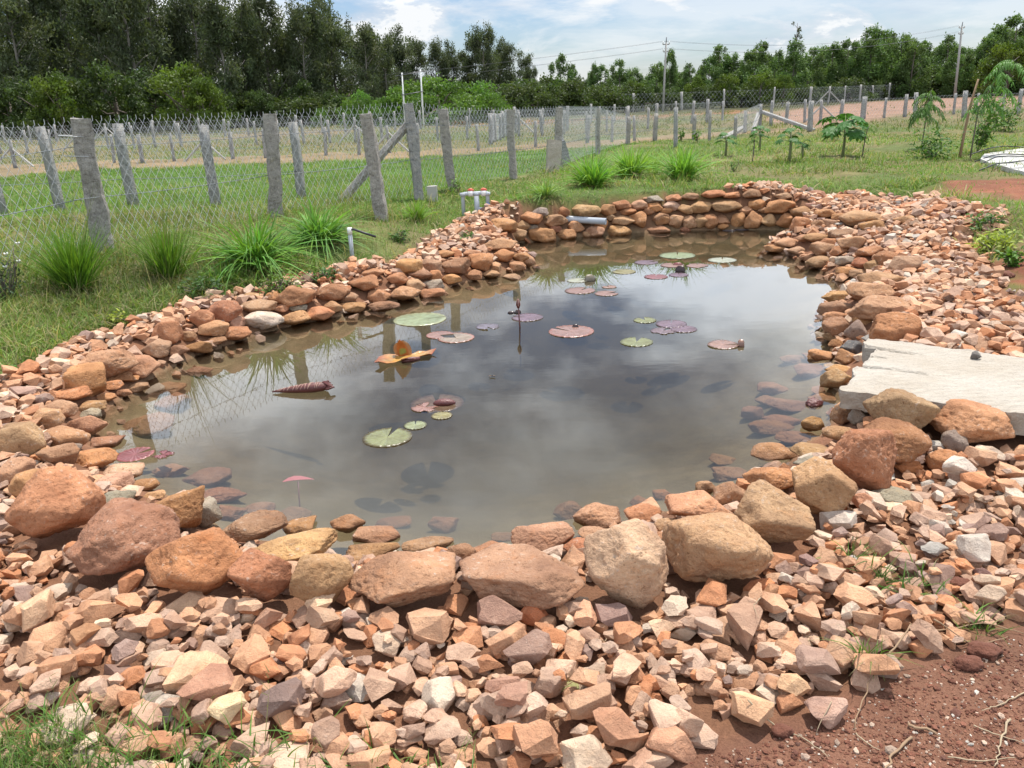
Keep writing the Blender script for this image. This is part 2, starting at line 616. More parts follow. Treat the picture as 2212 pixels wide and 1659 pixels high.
def slab_mat():
    m, t = new_mat('pale_granite')
    tc = t.n('TexCoord')
    v = tc.outputs['Object']
    st = t.n('Mapping', {'Vector': v, 'Scale': (2.6, 5.0, 5.0)}).outputs[0]
    a, b, c = t.noise(v, 2.2, 5, 0.6), t.noise(st, 6, 6, 0.7, 0.6), t.noise(v, 95, 3, 0.7)
    col = t.mix(t.ramp(a, (0.35, 0.0), (0.65, 1.0)), (0.41, 0.35, 0.28, 1), (0.47, 0.425, 0.365, 1))
    col = t.mix(t.ramp(b, (0.56, 0.0), (0.74, 0.4)), col, (0.5, 0.38, 0.26, 1))
    col = t.mix(t.ramp(b, (0.27, 0.5), (0.35, 0.0)), col, (0.24, 0.21, 0.18, 1))
    col = t.mix(t.ramp(c, (0.3, 0.45), (0.5, 0.0)), col, (0.25, 0.22, 0.19, 1))
    nrm = bump(t, t.math('ADD', b, t.math('MULTIPLY', c, 0.3)), 0.018)
    finish(t, t.n('BsdfPrincipled', {'Base Color': col, 'Roughness': 0.8, 'Specular IOR Level': 0.3, 'Normal': nrm}).outputs[0])
    return m


def pad_mat():
    m, t = new_mat('lily_leaf')
    base = t.n('VertexColor', layer_name='col').outputs[0]
    tc = t.n('TexCoord')
    a, b = t.noise(tc.outputs['Object'], 18, 5, 0.6), t.noise(tc.outputs['Object'], 70, 4, 0.7)
    col = t.mix(t.ramp(a, (0.4, 0.0), (0.65, 0.8)), base, t.mix(1.0, base, (0.68, 0.6, 0.5, 1), 'MULTIPLY'))
    col = t.mix(t.ramp(b, (0.28, 0.8), (0.36, 0.0)), col, (0.09, 0.05, 0.03, 1))
    p = t.n('BsdfPrincipled', {'Base Color': col, 'Roughness': 0.28, 'Specular IOR Level': 0.6, 'Normal': bump(t, a, 0.006)})
    tr = t.n('BsdfTranslucent', {'Color': col})
    finish(t, t.n('MixShader', {0: 0.18, 1: p.outputs[0], 2: tr.outputs[0]}).outputs[0])
    return m


M = {
    'boulder': stone_mat('weathered_boulder', 'obj', 0.8, 0.8, 1.0, 0.55),
    'stone': stone_mat('broken_stone', 'obj', 0.3, 0.25, 1.6, 0.22),
    'gravel': stone_mat('broken_stone_bed', 'attr', 0.3, 0.25, 1.6, 0.22),
    'ground': ground_mat(), 'water': water_mat(), 'slab': slab_mat(), 'pad': pad_mat(),
    'post': post_mat('rough_granite_post', (0.50, 0.465, 0.42)),
    'post_grey': post_mat('grey_granite_post', (0.48, 0.475, 0.465)),
    'leaf': leaf_mat('tree_leaf', 0.34), 'grass': leaf_mat('grass_blade', 0.34, 0.55, 0.25),
    'plant': leaf_mat('plant_leaf', 0.3, 0.5, 0.25),
    'bark': plain_mat('bark', (0.17, 0.14, 0.115), 0.9, 0.4, 6, 0.02),
    'pale_bark': plain_mat('pale_bark', (0.22, 0.195, 0.16), 0.85, 0.4, 5, 0.02),
    'wire': plain_mat('galvanised_wire', (0.62, 0.63, 0.64), 0.45, 0.2, 30, 0, 0.35),
    'barb': plain_mat('dull_barbed_wire', (0.22, 0.24, 0.26), 0.6, 0.3, 30, 0, 0.4),
    'pvc': plain_mat('grey_pipe', (0.46, 0.49, 0.53), 0.4, 0.18, 14),
    'white': plain_mat('white_cap', (0.78, 0.78, 0.76), 0.45, 0.1, 12),
    'red': plain_mat('red_plastic', (0.72, 0.13, 0.07), 0.45, 0.2, 20),
    'blue': plain_mat('blue_plastic', (0.03, 0.17, 0.55), 0.4, 0.2, 20),
    'hose': plain_mat('black_hose', (0.025, 0.025, 0.028), 0.45, 0.1, 20),
    'pole': plain_mat('concrete_pole', (0.42, 0.40, 0.37), 0.8, 0.25, 3),
    'steel': plain_mat('dark_steel', (0.16, 0.16, 0.17), 0.5, 0.2, 10, 0, 0.6),
    'maroon': plain_mat('maroon_leaf', (0.15, 0.045, 0.04), 0.38, 0.45, 40, 0.004),
    'sunk': plain_mat('faded_red_leaf', (0.42, 0.10, 0.11), 0.7, 0.3, 40),
    'rib': plain_mat('pale_leaf_rib', (0.58, 0.36, 0.27), 0.4, 0.3, 40),
    'twig': plain_mat('dry_twig', (0.34, 0.22, 0.13), 0.85, 0.4, 30),
    'straw': plain_mat('dry_straw', (0.44, 0.34, 0.22), 0.85, 0.4, 30),
    'clod': plain_mat('red_clod', (0.20, 0.075, 0.045), 0.95, 0.4, 18, 0.02),
    'petal': plain_mat('white_petal', (0.8, 0.8, 0.76), 0.5, 0.1, 10),
    'moss': plain_mat('pale_moss', (0.42, 0.40, 0.17), 0.95, 0.4, 60, 0.01),
}
CLR = {'o': (.395, .21, .105), 't': (.385, .24, .145), 'r': (.33, .16, .09), 'y': (.41, .245, .135), 'g': (.34, .28, .225), 'p': (.47, .30, .225),
       'd': (.30, .175, .105), 'w': (.52, .46, .385), 'k': (.13, .13, .13), 'm': (.27, .18, .15)}
for _k in 'otrydpm':
    CLR[_k] = tuple(min(x * s, .7) for x, s in zip(CLR[_k], (1.17, 1.12, 1.07)))
CWORD = {'o': 'orange-brown', 't': 'tan', 'r': 'reddish-brown', 'y': 'yellow-brown', 'g': 'grey', 'p': 'pale cream', 'd': 'dark brown', 'w': 'whitish', 'k': 'dark grey', 'm': 'mauve-brown'}
# ------------------------------------------------------------------ ground sheet
def polyg(pts):
    return np.array([hit_g(u, v)[:2] for u, v in pts])


FIELD = polyg([(-200, 478), (130, 466), (640, 438), (900, 428), (1110, 382), (1290, 332), (1420, 302), (1300, 318), (1040, 333), (790, 345), (500, 357), (250, 366), (-200, 392)])
BUND = polyg([(-200, 392), (250, 366), (500, 357), (790, 345), (1040, 333), (1300, 317), (1500, 299), (1640, 287), (1760, 280), (1760, 275), (1640, 281), (1500, 289), (1300, 303), (1000, 320), (790, 329), (500, 338), (250, 345), (-200, 366)])
PLOUGH = polyg([(1655, 262), (1665, 242), (1750, 233), (1900, 219), (2000, 214), (2330, 202), (2330, 226), (1990, 238), (1900, 262), (1750, 275)])
FARSOIL = polyg([(950, 262), (1250, 256), (1500, 243), (1640, 238), (1640, 243), (1500, 250), (1250, 264), (950, 272)])
SOIL1 = polyg([(1975, 402), (2080, 388), (2212, 380), (2400, 372), (2400, 436), (2212, 440), (2090, 424)])
SOIL2 = polyg([(2128, 548), (2212, 496), (2330, 480), (2330, 640), (2200, 628)])
SOIL3 = polyg([(2165, 622), (2230, 610), (2400, 700), (2400, 830), (2240, 716)])
SOILN = polyg([(1380, 1690), (1510, 1600), (1640, 1568), (1790, 1530), (1880, 1480), (1950, 1430), (2080, 1380), (2212, 1338), (2600, 1250), (2800, 1700), (1700, 2000)])


def blendpoly(c, poly, colr, x, y, soft, only=None):
    lo, hi = poly.min(0) - soft * 2, poly.max(0) + soft * 2
    k = (x > lo[0]) & (x < hi[0]) & (y > lo[1]) & (y < hi[1])
    if not k.any():
        return
    sd = sdist(poly, x[k], y[k]) + 0.7 * soft * noise2(x[k], y[k], 1.1 / soft, 5, 3)
    w = 1 - sstep(-soft, soft * 0.6, sd)
    c[k] = c[k] * (1 - w[:, None]) + np.array(colr) * w[:, None]


def ground_colour(x, y):
    n = noise2(x, y, 0.35, 11, 3)
    n2 = noise2(x, y, 1.4, 12, 3)
    w = sstep(-0.5, 0.6, n + 0.5 * n2)[:, None]
    c = np.array((.19, .175, .08)) * (1 - w) + np.array((.12, .165, .05)) * w
    far = sstep(24, 34, y)[:, None]
    c = c * (1 - far) + far * (np.array((.21, .17, .10)) * (1 - w) + np.array((.13, .155, .06)) * w)
    wood = sstep(52, 60, y)[:, None]
    c = c * (1 - wood) + np.array((.07, .075, .035)) * wood
    blendpoly(c, FIELD, (.105, .185, .04), x, y, 0.35)
    blendpoly(c, BUND, (.28, .215, .135), x, y, 0.3)
    blendpoly(c, PLOUGH, (.31, .20, .15), x, y, 1.0)
    blendpoly(c, FARSOIL, (.30, .16, .09), x, y, 1.0)
    blendpoly(c, SOIL1, (.27, .115, .07), x, y, 0.4)
    blendpoly(c, SOIL2, (.26, .10, .06), x, y, 0.25)
    blendpoly(c, SOIL3, (.26, .10, .06), x, y, 0.2)
    blendpoly(c, SOILN - np.array((.12, -.22)), (.245, .125, .085), x, y, 0.08)
    blendpoly(c, GRAVEL, (.25, .13, .08), x, y, 0.06)
    blendpoly(c, SOILN, (.245, .125, .085), x, y, 0.06)
    near = (np.abs(x) < 7) & (y > 1) & (y < 15)
    if near.any():
        sd = sdist(POND, x[near], y[near])
        wt = (1 - sstep(-0.05, 0.08, sd))[:, None]
        c[near] = c[near] * (1 - wt) + np.array((.25, .205, .125)) * wt
    return c


def build_ground():
    ang = np.radians(np.concatenate([np.arange(-50, 50, 0.3), np.arange(50, 310, 6.5)]))
    rad = np.concatenate([np.geomspace(0.45, 30, 320), np.geomspace(32, 5000, 60)])
    A, R = np.meshgrid(ang, rad)
    x, y = (np.sin(A) * R).ravel(), (np.cos(A) * R).ravel()
    z = terr(x, y)
    na, nr = len(ang), len(rad)
    i = np.arange(nr - 1)[:, None] * na
    j = np.arange(na)[None]
    jn = (j + 1) % na
    F = np.stack([i + j, i + na + j, i + na + jn, i + jn], -1).reshape(-1, 4)
    V = np.stack([x, y, z], 1)
    c = ground_colour(x, y)
    o = obj('ground', V, F[:, ::-1].copy(), M['ground'], col=c)
    tag(o, kind='structure')
    cen = np.array([[0, 0, T(0, 0.01)]])
    return o


build_ground()


def build_water():
    x0, x1, y0, y1 = -3.6, 6.2, 1.9, 14.0
    V = [(x, y, z) for z in (0.0, -0.95) for x, y in ((x0, y0), (x1, y0), (x1, y1), (x0, y1))]
    F = [(0, 1, 2, 3), (7, 6, 5, 4), (0, 4, 5, 1), (1, 5, 6, 2), (2, 6, 7, 3), (3, 7, 4, 0)]
    tag(obj('pond_water', V, F, M['water'], smooth=False), kind='structure')


build_water()

# ------------------------------------------------------------------ boulders of the pond rim: (u, v, width, height, colour, wording)
# near bank, front and back rows
NEAR = [
    (120, 1086, 195, 140, 'o', 'big brown boulder with a yellow crust, biggest at the near left corner of the pond'),
    (272, 1166, 238, 138, 'd', 'very large lichen-stained brown boulder right of the near left corner'),
    (428, 1216, 198, 134, 'o', 'large smooth orange-brown boulder just left of the square block in the front row'),
    (566, 1250, 132, 104, 'r', 'square reddish block in the front row of the near bank'),
    (693, 1252, 138, 108, 't', 'chunky tan boulder with white veins right of the square reddish block'),
    (873, 1242, 242, 118, 't', 'long oval tan boulder, left of two long ovals in the front row'),
    (1127, 1244, 272, 112, 't', 'longest oval tan boulder, left neighbour of the pale blocky boulder'),
    (1352, 1214, 182, 166, 'p', 'pale pinkish upright blocky boulder in the front row of the near bank'),
    (1545, 1178, 242, 148, 't', 'biggest tan block with a flat top in the front row, right of the pale boulder'),
    (1676, 1112, 168, 122, 't', 'broad smooth tan boulder behind the right end of the biggest block'),
    (1778, 1054, 138, 114, 'y', 'round yellowish boulder like a ball on the near right bank'),
    (1866, 990, 132, 128, 'r', 'steep wedge-shaped reddish boulder right of the round yellowish one'),
    (1928, 955, 150, 84, 'r', 'low reddish boulder lying behind the wedge-shaped one'),
    (1942, 896, 152, 104, 't', 'large tan boulder with a white patch, touching the granite slab corner'),
    (2096, 910, 172, 84, 'y', 'long knobbly yellow-brown boulder along the front edge of the granite slab'),
    (390, 1105, 120, 96, 'o', 'tilted ridge-like orange-brown boulder between the lichen-stained boulder and the water'),
    (441, 1108, 74, 60, 'g', 'dark wedge of stone half hidden behind the tilted ridge-like boulder'),
    (551, 1136, 138, 60, 'd', 'dark knobbly boulder standing in the water edge behind the smooth orange one'),
    (634, 1182, 200, 56, 'y', 'long flat yellow-brown boulder lying behind the square block'),
    (648, 1137, 74, 36, 'o', 'small flat boulder at the water edge behind the long flat one'),
    (752, 1135, 70, 46, 'd', 'wet brown stone standing alone in the water, the left of two'),
    (812, 1155, 97, 38, 'y', 'flat wet stone in the water, the right of two'),
    (805, 1192, 118, 40, 'y', 'low yellow-brown boulder behind the left long oval boulder'),
    (924, 1176, 110, 28, 't', 'low tan stone peeping out behind the left long oval boulder'),
    (996, 1196, 66, 48, 'd', 'shaded stone wedged between the two long oval boulders'),
    (1054, 1186, 80, 30, 'o', 'wet orange-brown stone at the water edge behind the longest oval'),
    (1172, 1160, 138, 66, 't', 'tan hump of a boulder behind the longest oval boulder'),
    (1291, 1116, 106, 62, 'y', 'yellow-brown boulder with dark cracks behind the pale blocky boulder'),
    (1280, 1150, 64, 30, 't', 'small tan stone below the cracked yellow-brown boulder'),
    (1248, 1182, 72, 46, 'r', 'dark red crumbly stone left of the pale blocky boulder'),
    (1388, 1112, 84, 44, 'o', 'orange-brown boulder between the cracked one and the biggest block'),
    (1442, 1136, 60, 42, 't', 'small tan stone behind the left shoulder of the biggest block'),
    (1504, 1092, 138, 66, 'y', 'yellow-brown wedge behind the biggest block at the water edge'),
    (1578, 1072, 78, 68, 'd', 'dark shaded lump behind the broad smooth boulder'),
    (1524, 1052, 44, 32, 'y', 'small yellow-brown stone at the water edge beside the dark lump'),
    (1664, 1034, 118, 68, 'o', 'orange-brown boulder with a dark broken front left of the round yellowish one'),
    (1750, 998, 74, 32, 'g', 'small greyish boulder behind the round yellowish one'),
    (1672, 975, 94, 42, 'o', 'wet orange boulder sticking furthest into the water on the near right bank'),
    (1754, 976, 95, 42, 'y', 'striped yellow-brown boulder behind the round yellowish one'),
    (1812, 936, 70, 36, 't', 'speckled tan stone at the water edge behind the wedge-shaped boulder'),
    (1756, 916, 50, 36, 'o', 'small orange stone standing in the water near the slab'),
    (1822, 894, 56, 50, 'd', 'dark rounded stone under the near corner of the granite slab'),
    (1855, 900, 46, 48, 'g', 'greenish grey stone wedged beside the slab corner boulder'),
    (2062, 957, 56, 54, 'g', 'angular blue-grey stone in front of the long knobbly boulder'),
    (2039, 998, 76, 52, 'o', 'broad orange-brown block among the rubble, front of the blue-grey stone'),
    (1930, 1072, 92, 42, 'g', 'grey pointed wedge among the rubble right of the round yellowish boulder'),
]
# left end of the pond
LEFT = [
    (45, 954, 96, 88, 't', 'big block-like tan boulder by the left picture edge'),
    (103, 907, 70, 54, 't', None), (144, 949, 96, 56, 'y', None), (184, 921, 92, 60, 't', None), (128, 988, 86, 58, 't', None),
    (148, 972, 56, 32, 'g', 'flat grey slate-like stone at the left end of the pond'), (205, 992, 96, 52, 'o', None), (234, 954, 70, 32, 'd', None),
    (266, 1020, 90, 42, 'p', None), (34, 1022, 84, 66, 't', None), (68, 1046, 88, 62, 'o', None), (250, 1044, 76, 46, 'p', None),
    (252, 1080, 84, 44, 'g', None), (310, 1048, 66, 32, 'o', None), (333, 1070, 50, 26, 'y', None),
    (185, 824, 88, 78, 'o', 'big upright brown boulder on the far left bank, left of the long dark-sided block'),
    (230, 786, 122, 66, 't', 'long block with a dark shaded side on the left bank'), (299, 793, 88, 48, 't', None),
    (157, 852, 78, 32, 'o', None), (128, 885, 74, 44, 't', None), (200, 878, 60, 30, 'y', None), (245, 833, 44, 24, 'o', None),
    (259, 815, 52, 24, 'o', None), (267, 848, 36, 20, 'd', None), (299, 836, 46, 20, 'd', None), (230, 858, 42, 22, 'o', None), (284, 819, 36, 18, 'o', None),
    (196, 896, 44, 30, 'g', None), (92, 862, 44, 28, 'm', None), (100, 985, 48, 34, 'o', None),
    (360, 722, 66, 62, 'o', 'tall orange-brown boulder on the left bank, left of the cluster by the cream stone'), (338, 755, 66, 44, 't', None), (407, 726, 36, 24, 't', None),
    (382, 758, 56, 30, 'd', None), (428, 749, 60, 30, 'o', None), (461, 711, 68, 40, 'y', None), (438, 690, 54, 46, 'o', None),
    (482, 672, 82, 54, 'r', None), (468, 737, 44, 20, 'd', None), (506, 720, 70, 32, 'o', None), (512, 697, 38, 30, 'p', None),
    (558, 661, 82, 32, 't', None), (569, 692, 88, 42, 'w', 'cream-white boulder at the water edge of the left bank'), (637, 686, 70, 34, 'y', None),
    (639, 638, 96, 48, 'o', 'large orange boulder, the highest on the left bank'), (608, 666, 36, 20, 't', None), (644, 665, 40, 20, 'g', None),
    (690, 677, 66, 32, 'o', None), (716, 664, 46, 30, 'y', None), (720, 630, 74, 42, 'r', None), (752, 645, 46, 28, 'd', None),
    (764, 663, 56, 24, 'o', None), (785, 612, 68, 36, 'o', None), (820, 639, 52, 34, 'o', None), (876, 636, 68, 34, 'y', None),
    (830, 662, 70, 20, 'd', None), (859, 604, 48, 32, 'o', None), (884, 577, 60, 36, 'o', None), (897, 617, 42, 28, 't', None),
    (908, 594, 52, 26, 'd', None), (931, 574, 46, 32, 't', None), (939, 597, 34, 30, 'o', None), (936, 615, 46, 24, 'g', None),
    (984, 575, 68, 38, 'd', None), (976, 602, 46, 24, 'o', None), (932, 633, 62, 20, 'o', None), (1021, 594, 42, 24, 'o', None),
    (1039, 567, 56, 42, 'o', None), (1061, 593, 38, 20, 't', None), (1086, 552, 52, 30, 'o', None), (1082, 528, 74, 32, 'y', None),
    (1066, 578, 34, 24, 't', None), (1118, 576, 38, 24, 'y', None), (1128, 556, 44, 26, 'o', None), (1144, 565, 26, 24, 't', None),
    (1043, 512, 46, 24, 'y', None), (1086, 486, 68, 32, 'o', None), (1052, 497, 40, 22, 'r', None), (1020, 548, 40, 20, 't', None),
    (805, 590, 50, 22, 'o', None), (590, 640, 40, 20, 'o', None), (540, 640, 44, 18, 't', None), (960, 548, 46, 18, 'o', None), (1105, 600, 40, 18, 'd', None),
]
# right bank
RIGHT = [
    (1860, 472, 92, 34, 'y', 'broad flat yellowish boulder at the far right corner of the pond'), (1883, 488, 54, 28, 'o', None), (1924, 472, 38, 24, 'p', None), (1953, 476, 48, 24, 't', None),
    (1825, 506, 70, 28, 'd', None), (1763, 515, 58, 22, 'o', None), (1702, 524, 58, 20, 'y', None), (1674, 537, 50, 20, 'o', None),
    (1722, 541, 44, 18, 't', None), (1778, 540, 58, 34, 't', None), (1838, 525, 62, 38, 'y', None), (1812, 542, 40, 24, 'r', None),
    (1877, 544, 58, 28, 'o', None), (1774, 566, 68, 24, 'd', None), (1823, 564, 42, 24, 'g', None), (1858, 568, 36, 24, 'r', None),
    (1888, 574, 44, 28, 't', None), (1916, 559, 54, 36, 'r', None), (1956, 575, 70, 50, 't', 'large blunt tan boulder on the right bank beside the gravel'), (1830, 585, 48, 20, 'o', None),
    (1856, 592, 44, 22, 'd', None), (1902, 606, 100, 42, 't', 'smooth broad tan boulder on the right bank, upper of two with white specks'), (1880, 633, 100, 48, 'y', 'humped boulder with white specks on the right bank, lower of two'),
    (1808, 644, 66, 32, 'o', None), (1804, 668, 74, 42, 'd', 'dark overhanging boulder sticking out to the water on the right bank'), (1898, 664, 124, 60, 't', 'largest flat-topped boulder in the middle of the right bank'),
    (1806, 686, 58, 28, 'o', None), (1864, 689, 44, 28, 'o', None), (1810, 708, 70, 50, 'd', None), (1849, 715, 48, 58, 'g', 'upright grey-brown stone left of the deeply split boulder'),
    (1936, 712, 108, 78, 'o', 'big orange-brown boulder with a dark split, above the granite slab'), (1808, 742, 36, 24, 'o', None), (1776, 766, 58, 28, 'o', None),
    (1845, 751, 58, 36, 'k', 'dark grey angular stone at the upper corner of the granite slab'), (1829, 772, 52, 36, 'o', None), (1812, 797, 58, 22, 'o', None), (1806, 818, 66, 46, 'y', 'orange-yellow boulder at the water edge under the slab'),
    (1796, 726, 40, 22, 't', None), (1740, 515, 40, 18, 'd', None), (1792, 524, 40, 20, 'o', None), (1750, 556, 40, 18, 't', None), (1968, 444, 44, 20, 'o', None),
    (1875, 434, 70, 17, 'd', None), (1823, 427, 42, 16, 'o', None), (1763, 421, 46, 20, 'd', None), (1625, 418, 42, 20, 'd', None), (1541, 419, 54, 16, 'r', None), (1692, 424, 40, 16, 't', None),
]
# stones of the stacked wall at the head of the pond: laid in courses
BACK = [
    (1145, 472, 56, 30, 'o'), (1199, 476, 56, 27, 't'), (1264, 456, 70, 30, 'y'), (1219, 458, 27, 24, 'r'), (1165, 458, 42, 20, 'g'), (1118, 506, 45, 30, 't'), (1171, 509, 62, 36, 'o'),
    (1150, 492, 26, 16, 'g'), (1223, 507, 48, 26, 'o'), (1244, 490, 38, 28, 'y'), (1284, 500, 45, 26, 't'), (1298, 485, 31, 31, 'o'), (1336, 499, 58, 26, 'o'), (1345, 477, 56, 23, 't'),
    (1376, 474, 42, 37, 'o'), (1421, 497, 58, 19, 'd'), (1428, 472, 38, 26, 'd'), (1460, 479, 34, 31, 't'), (1490, 480, 36, 30, 't'), (1313, 454, 38, 26, 'o'), (1343, 443, 42, 23, 'r'),
    (1356, 457, 38, 16, 'o'), (1381, 443, 38, 23, 't'), (1414, 431, 42, 17, 'g'), (1414, 449, 38, 24, 'o'), (1450, 445, 38, 24, 'p'), (1400, 456, 30, 18, 'r'), (1200, 494, 28, 22, 'r'),
    (1268, 508, 26, 18, 'd'), (1130, 487, 34, 22, 'd'), (1100, 494, 36, 22, 'r'), (1262, 478, 30, 18, 'd'), (1320, 470, 26, 16, 't'), (1440, 456, 30, 18, 'o'),
    (1431, 474, 32, 28, 'o'), (1513, 480, 36, 32, 't'), (1534, 479, 36, 34, 'o'), (1558, 475, 42, 24, 't'), (1562, 489, 24, 14, 'o'), (1595, 475, 32, 34, 'o'), (1628, 475, 40, 40, 'o'), (1660, 477, 38, 31, 't'),
    (1698, 477, 43, 34, 'o'), (1731, 483, 43, 30, 'o'), (1767, 487, 32, 27, 'd'), (1793, 484, 36, 23, 't'), (1480, 496, 26, 12, 'r'), (1513, 449, 51, 28, 'y'), (1569, 446, 69, 31, 'y'), (1636, 442, 39, 24, 'o'),
    (1685, 446, 66, 35, 'o'), (1733, 457, 54, 24, 'd'), (1782, 461, 48, 20, 'o'), (1480, 452, 36, 22, 't'), (1612, 455, 32, 20, 't'), (1652, 455, 30, 16, 'd'), (1816, 470, 40, 20, 'o'), (1760, 445, 40, 20, 'p'), (1455, 428, 36, 16, 'o'),
    (1490, 424, 40, 16, 'd'), (1580, 421, 40, 14, 'o'),
]
SUNK = [(366, 838, 72, 30), (372, 866, 84, 44), (318, 918, 115, 58), (366, 1018, 84, 26), (448, 1034, 104, 40), (470, 1072, 124, 36), (500, 1106, 70, 44), (628, 1114, 90, 44),
        (958, 1135, 70, 48), (1232, 1102, 76, 48), (1626, 892, 50, 34), (1666, 922, 98, 32), (1688, 909, 84, 32), (1702, 878, 98, 24), (1720, 947, 90, 32), (1670, 840, 68, 30),
        (1752, 802, 74, 26), (1778, 858, 68, 26), (1562, 994, 62, 24), (1574, 1024, 76, 30), (1434, 1070, 48, 26), (1760, 770, 60, 22), (1660, 868, 60, 22), (1388, 1086, 60, 28),
        (1712, 776, 56, 20), (560, 1100, 70, 30), (850, 1130, 80, 30), (1100, 1160, 80, 24), (430, 800, 60, 24)]
ORD = lambda n: f"{n}{'th' if 10 <= n % 100 <= 20 else {1: 'st', 2: 'nd', 3: 'rd'}.get(n % 10, 'th')}"


def size_word(w):
    return 'large' if w > 80 else 'middling' if w > 52 else 'small'


def boulder(name, u, v, w, h, colour, seed, sink=0.36, parent=None, near=False):
    r = np.random.default_rng(seed)
    lift = 0.1
    for _ in range(3):
        p, dep = hit(u, v, lift)
        wm, hm = w / FOC * dep, h / FOC * dep * ((1.06 if w > 130 else 0.97) if near else 0.97)
        tilt = math.asin(min(0.95, (HCAM - p[2]) / np.linalg.norm(p - np.array((0, 0, HCAM)))))
        D = wm * r.uniform(0.72, 0.8)
        D = min(D, hm / max(math.sin(tilt), 0.05) * 0.85)
        D = max(D, wm * 0.4)
        H = math.sqrt(max(hm * hm - (D * math.sin(tilt)) ** 2, (0.3 * hm) ** 2)) / math.cos(tilt)
        H = min(max(H, 0.42 * min(wm, D)), 1.05 * wm)
        lift = H * (0.5 - sink * 0.35) + ((0.055 if w > 130 else 0.02) if near else 0)
    if sink < .5 and p[2] < 0.14 * H:                       # stands in the water: its top stays dry
        p = hit_z(u, v, 0.14 * H)
    sub = 5 if w > 105 else 4 if w > 30 else 3
    V, F = rock(seed, sub, p=r.uniform(11, 24), nplanes=int(r.integers(9, 14)), rough=0.05, nfreq=1.9, chip=0.05 if w > 60 else 0.035)
    V = V * np.array((wm, D, H)) / 2
    if near:
        V = V @ rotm(0, r.uniform(-.06, .06), 0).T
    yaw = math.atan2(-p[0], p[1]) + r.uniform(-.15, .15)
    BOULDER_POS.append((p[0], p[1], wm / 2, D / 2))
    o = obj(name, V, F, M['boulder'], parent, loc=p)
    o.rotation_euler = (0, 0, yaw)
    c = np.array(CLR[colour]) * r.uniform(0.86, 1.12) * (1 + r.uniform(-.07, .07, 3))
    o.color = (*c, 1)
    return o


BOULDER_POS = []


def build_boulders():
    for lst, side, seed0 in ((NEAR, 'near', 100), (LEFT, 'left', 400), (RIGHT, 'right', 700)):
        order = sorted(range(len(lst)), key=lambda i: (lst[i][0] if side != 'right' else lst[i][1]))
        rank = {}
        cnt = {}
        for i in order:
            key = (size_word(lst[i][2]), lst[i][4])
            if lst[i][5] is None:
                cnt[key] = cnt.get(key, 0) + 1
                rank[i] = cnt[key]
        for i, (u, v, w, h, c, lab) in enumerate(lst):
            o = boulder('boulder', u, v, w, h, c, seed0 + i, near=side == 'near')
            if lab is None:
                key = (size_word(w), c)
                nth = '' if cnt[key] == 1 else ORD(rank[i]) + ' such '
                if side == 'left':
                    where = 'from the left corner' if nth else 'at the left end' if u < 330 else 'near the cream-white stone' if u < 780 else 'by the gravel spit'
                    lab = f"{size_word(w)} {CWORD[c]} boulder, left bank" + (f", {nth}{where}" if nth else f" {where}")
                else:
                    lab = f"{size_word(w)} {CWORD[c]} boulder on the right bank" + (f", {nth}from the far corner" if nth else "")
            tag(o, lab, 'boulder', f'boulders along the {side} bank of the pond')
            
    wall = tag(empty('stacked_stone_wall', hit(1450, 480)[0]), 'low dry wall of orange-brown boulders stacked in courses at the far end of the pond', 'wall')
    for i, (u, v, w, h, c) in enumerate(BACK):
        o = boulder('stone', u, v, w, h, c, 1000 + i)
        o.parent = wall
        o.location = o.location - wall.location
    n = {}
    for i, (u, v, w, h) in enumerate(SUNK):
        o = boulder('sunken_boulder', u, v, w, h, 'yto'[i % 3], 1200 + i, sink=0.5)
        top = max(vv.co.z for vv in o.data.vertices)
        o.location.z = min(o.location.z, -0.025 - top)
        where = 'the left end of the pond' if u < 640 else 'the granite slab' if u > 1590 else 'the near bank'
        n[where] = n.get(where, 0) + 1
        tag(o, f"boulder lying under water by {where}, {ORD(n[where])} from the left", 'boulder', 'boulders under the water')


build_boulders()
bpy.context.view_layer.update()

# ------------------------------------------------------------------ granite slab bridge at the right
def rough_block(L, Wd, H, nx, ny, nz, seed, amp, freq=5.0, top_amp=None):
    """box L x Wd x H, origin at the middle of its base, faces broken up with noise"""
    xs, ys, zs = np.linspace(-L / 2, L / 2, nx + 1), np.linspace(-Wd / 2, Wd / 2, ny + 1), np.linspace(0, H, nz + 1)
    idx, V, F = {}, [], []

    def vid(i, j, k):
        if (i, j, k) not in idx:
            idx[(i, j, k)] = len(V)
            V.append((xs[i], ys[j], zs[k]))
        return idx[(i, j, k)]
    for i in range(nx):
        for j in range(ny):
            F.append((vid(i, j, 0), vid(i, j + 1, 0), vid(i + 1, j + 1, 0), vid(i + 1, j, 0)))
            F.append((vid(i, j, nz), vid(i + 1, j, nz), vid(i + 1, j + 1, nz), vid(i, j + 1, nz)))
    for i in range(nx):
        for k in range(nz):
            F.append((vid(i, 0, k), vid(i + 1, 0, k), vid(i + 1, 0, k + 1), vid(i, 0, k + 1)))
            F.append((vid(i, ny, k), vid(i, ny, k + 1), vid(i + 1, ny, k + 1), vid(i + 1, ny, k)))
    for j in range(ny):
        for k in range(nz):
            F.append((vid(0, j, k), vid(0, j, k + 1), vid(0, j + 1, k + 1), vid(0, j + 1, k)))
            F.append((vid(nx, j, k), vid(nx, j + 1, k), vid(nx, j + 1, k + 1), vid(nx, j, k + 1)))
    V = np.array(V)
    Nn = np.stack([fbm(V + s, freq, seed + 31 * s, 4) for s in (1, 2, 3)], 1)
    A = np.array((amp, amp, top_amp if top_amp is not None else amp))
    return V + Nn * A, F


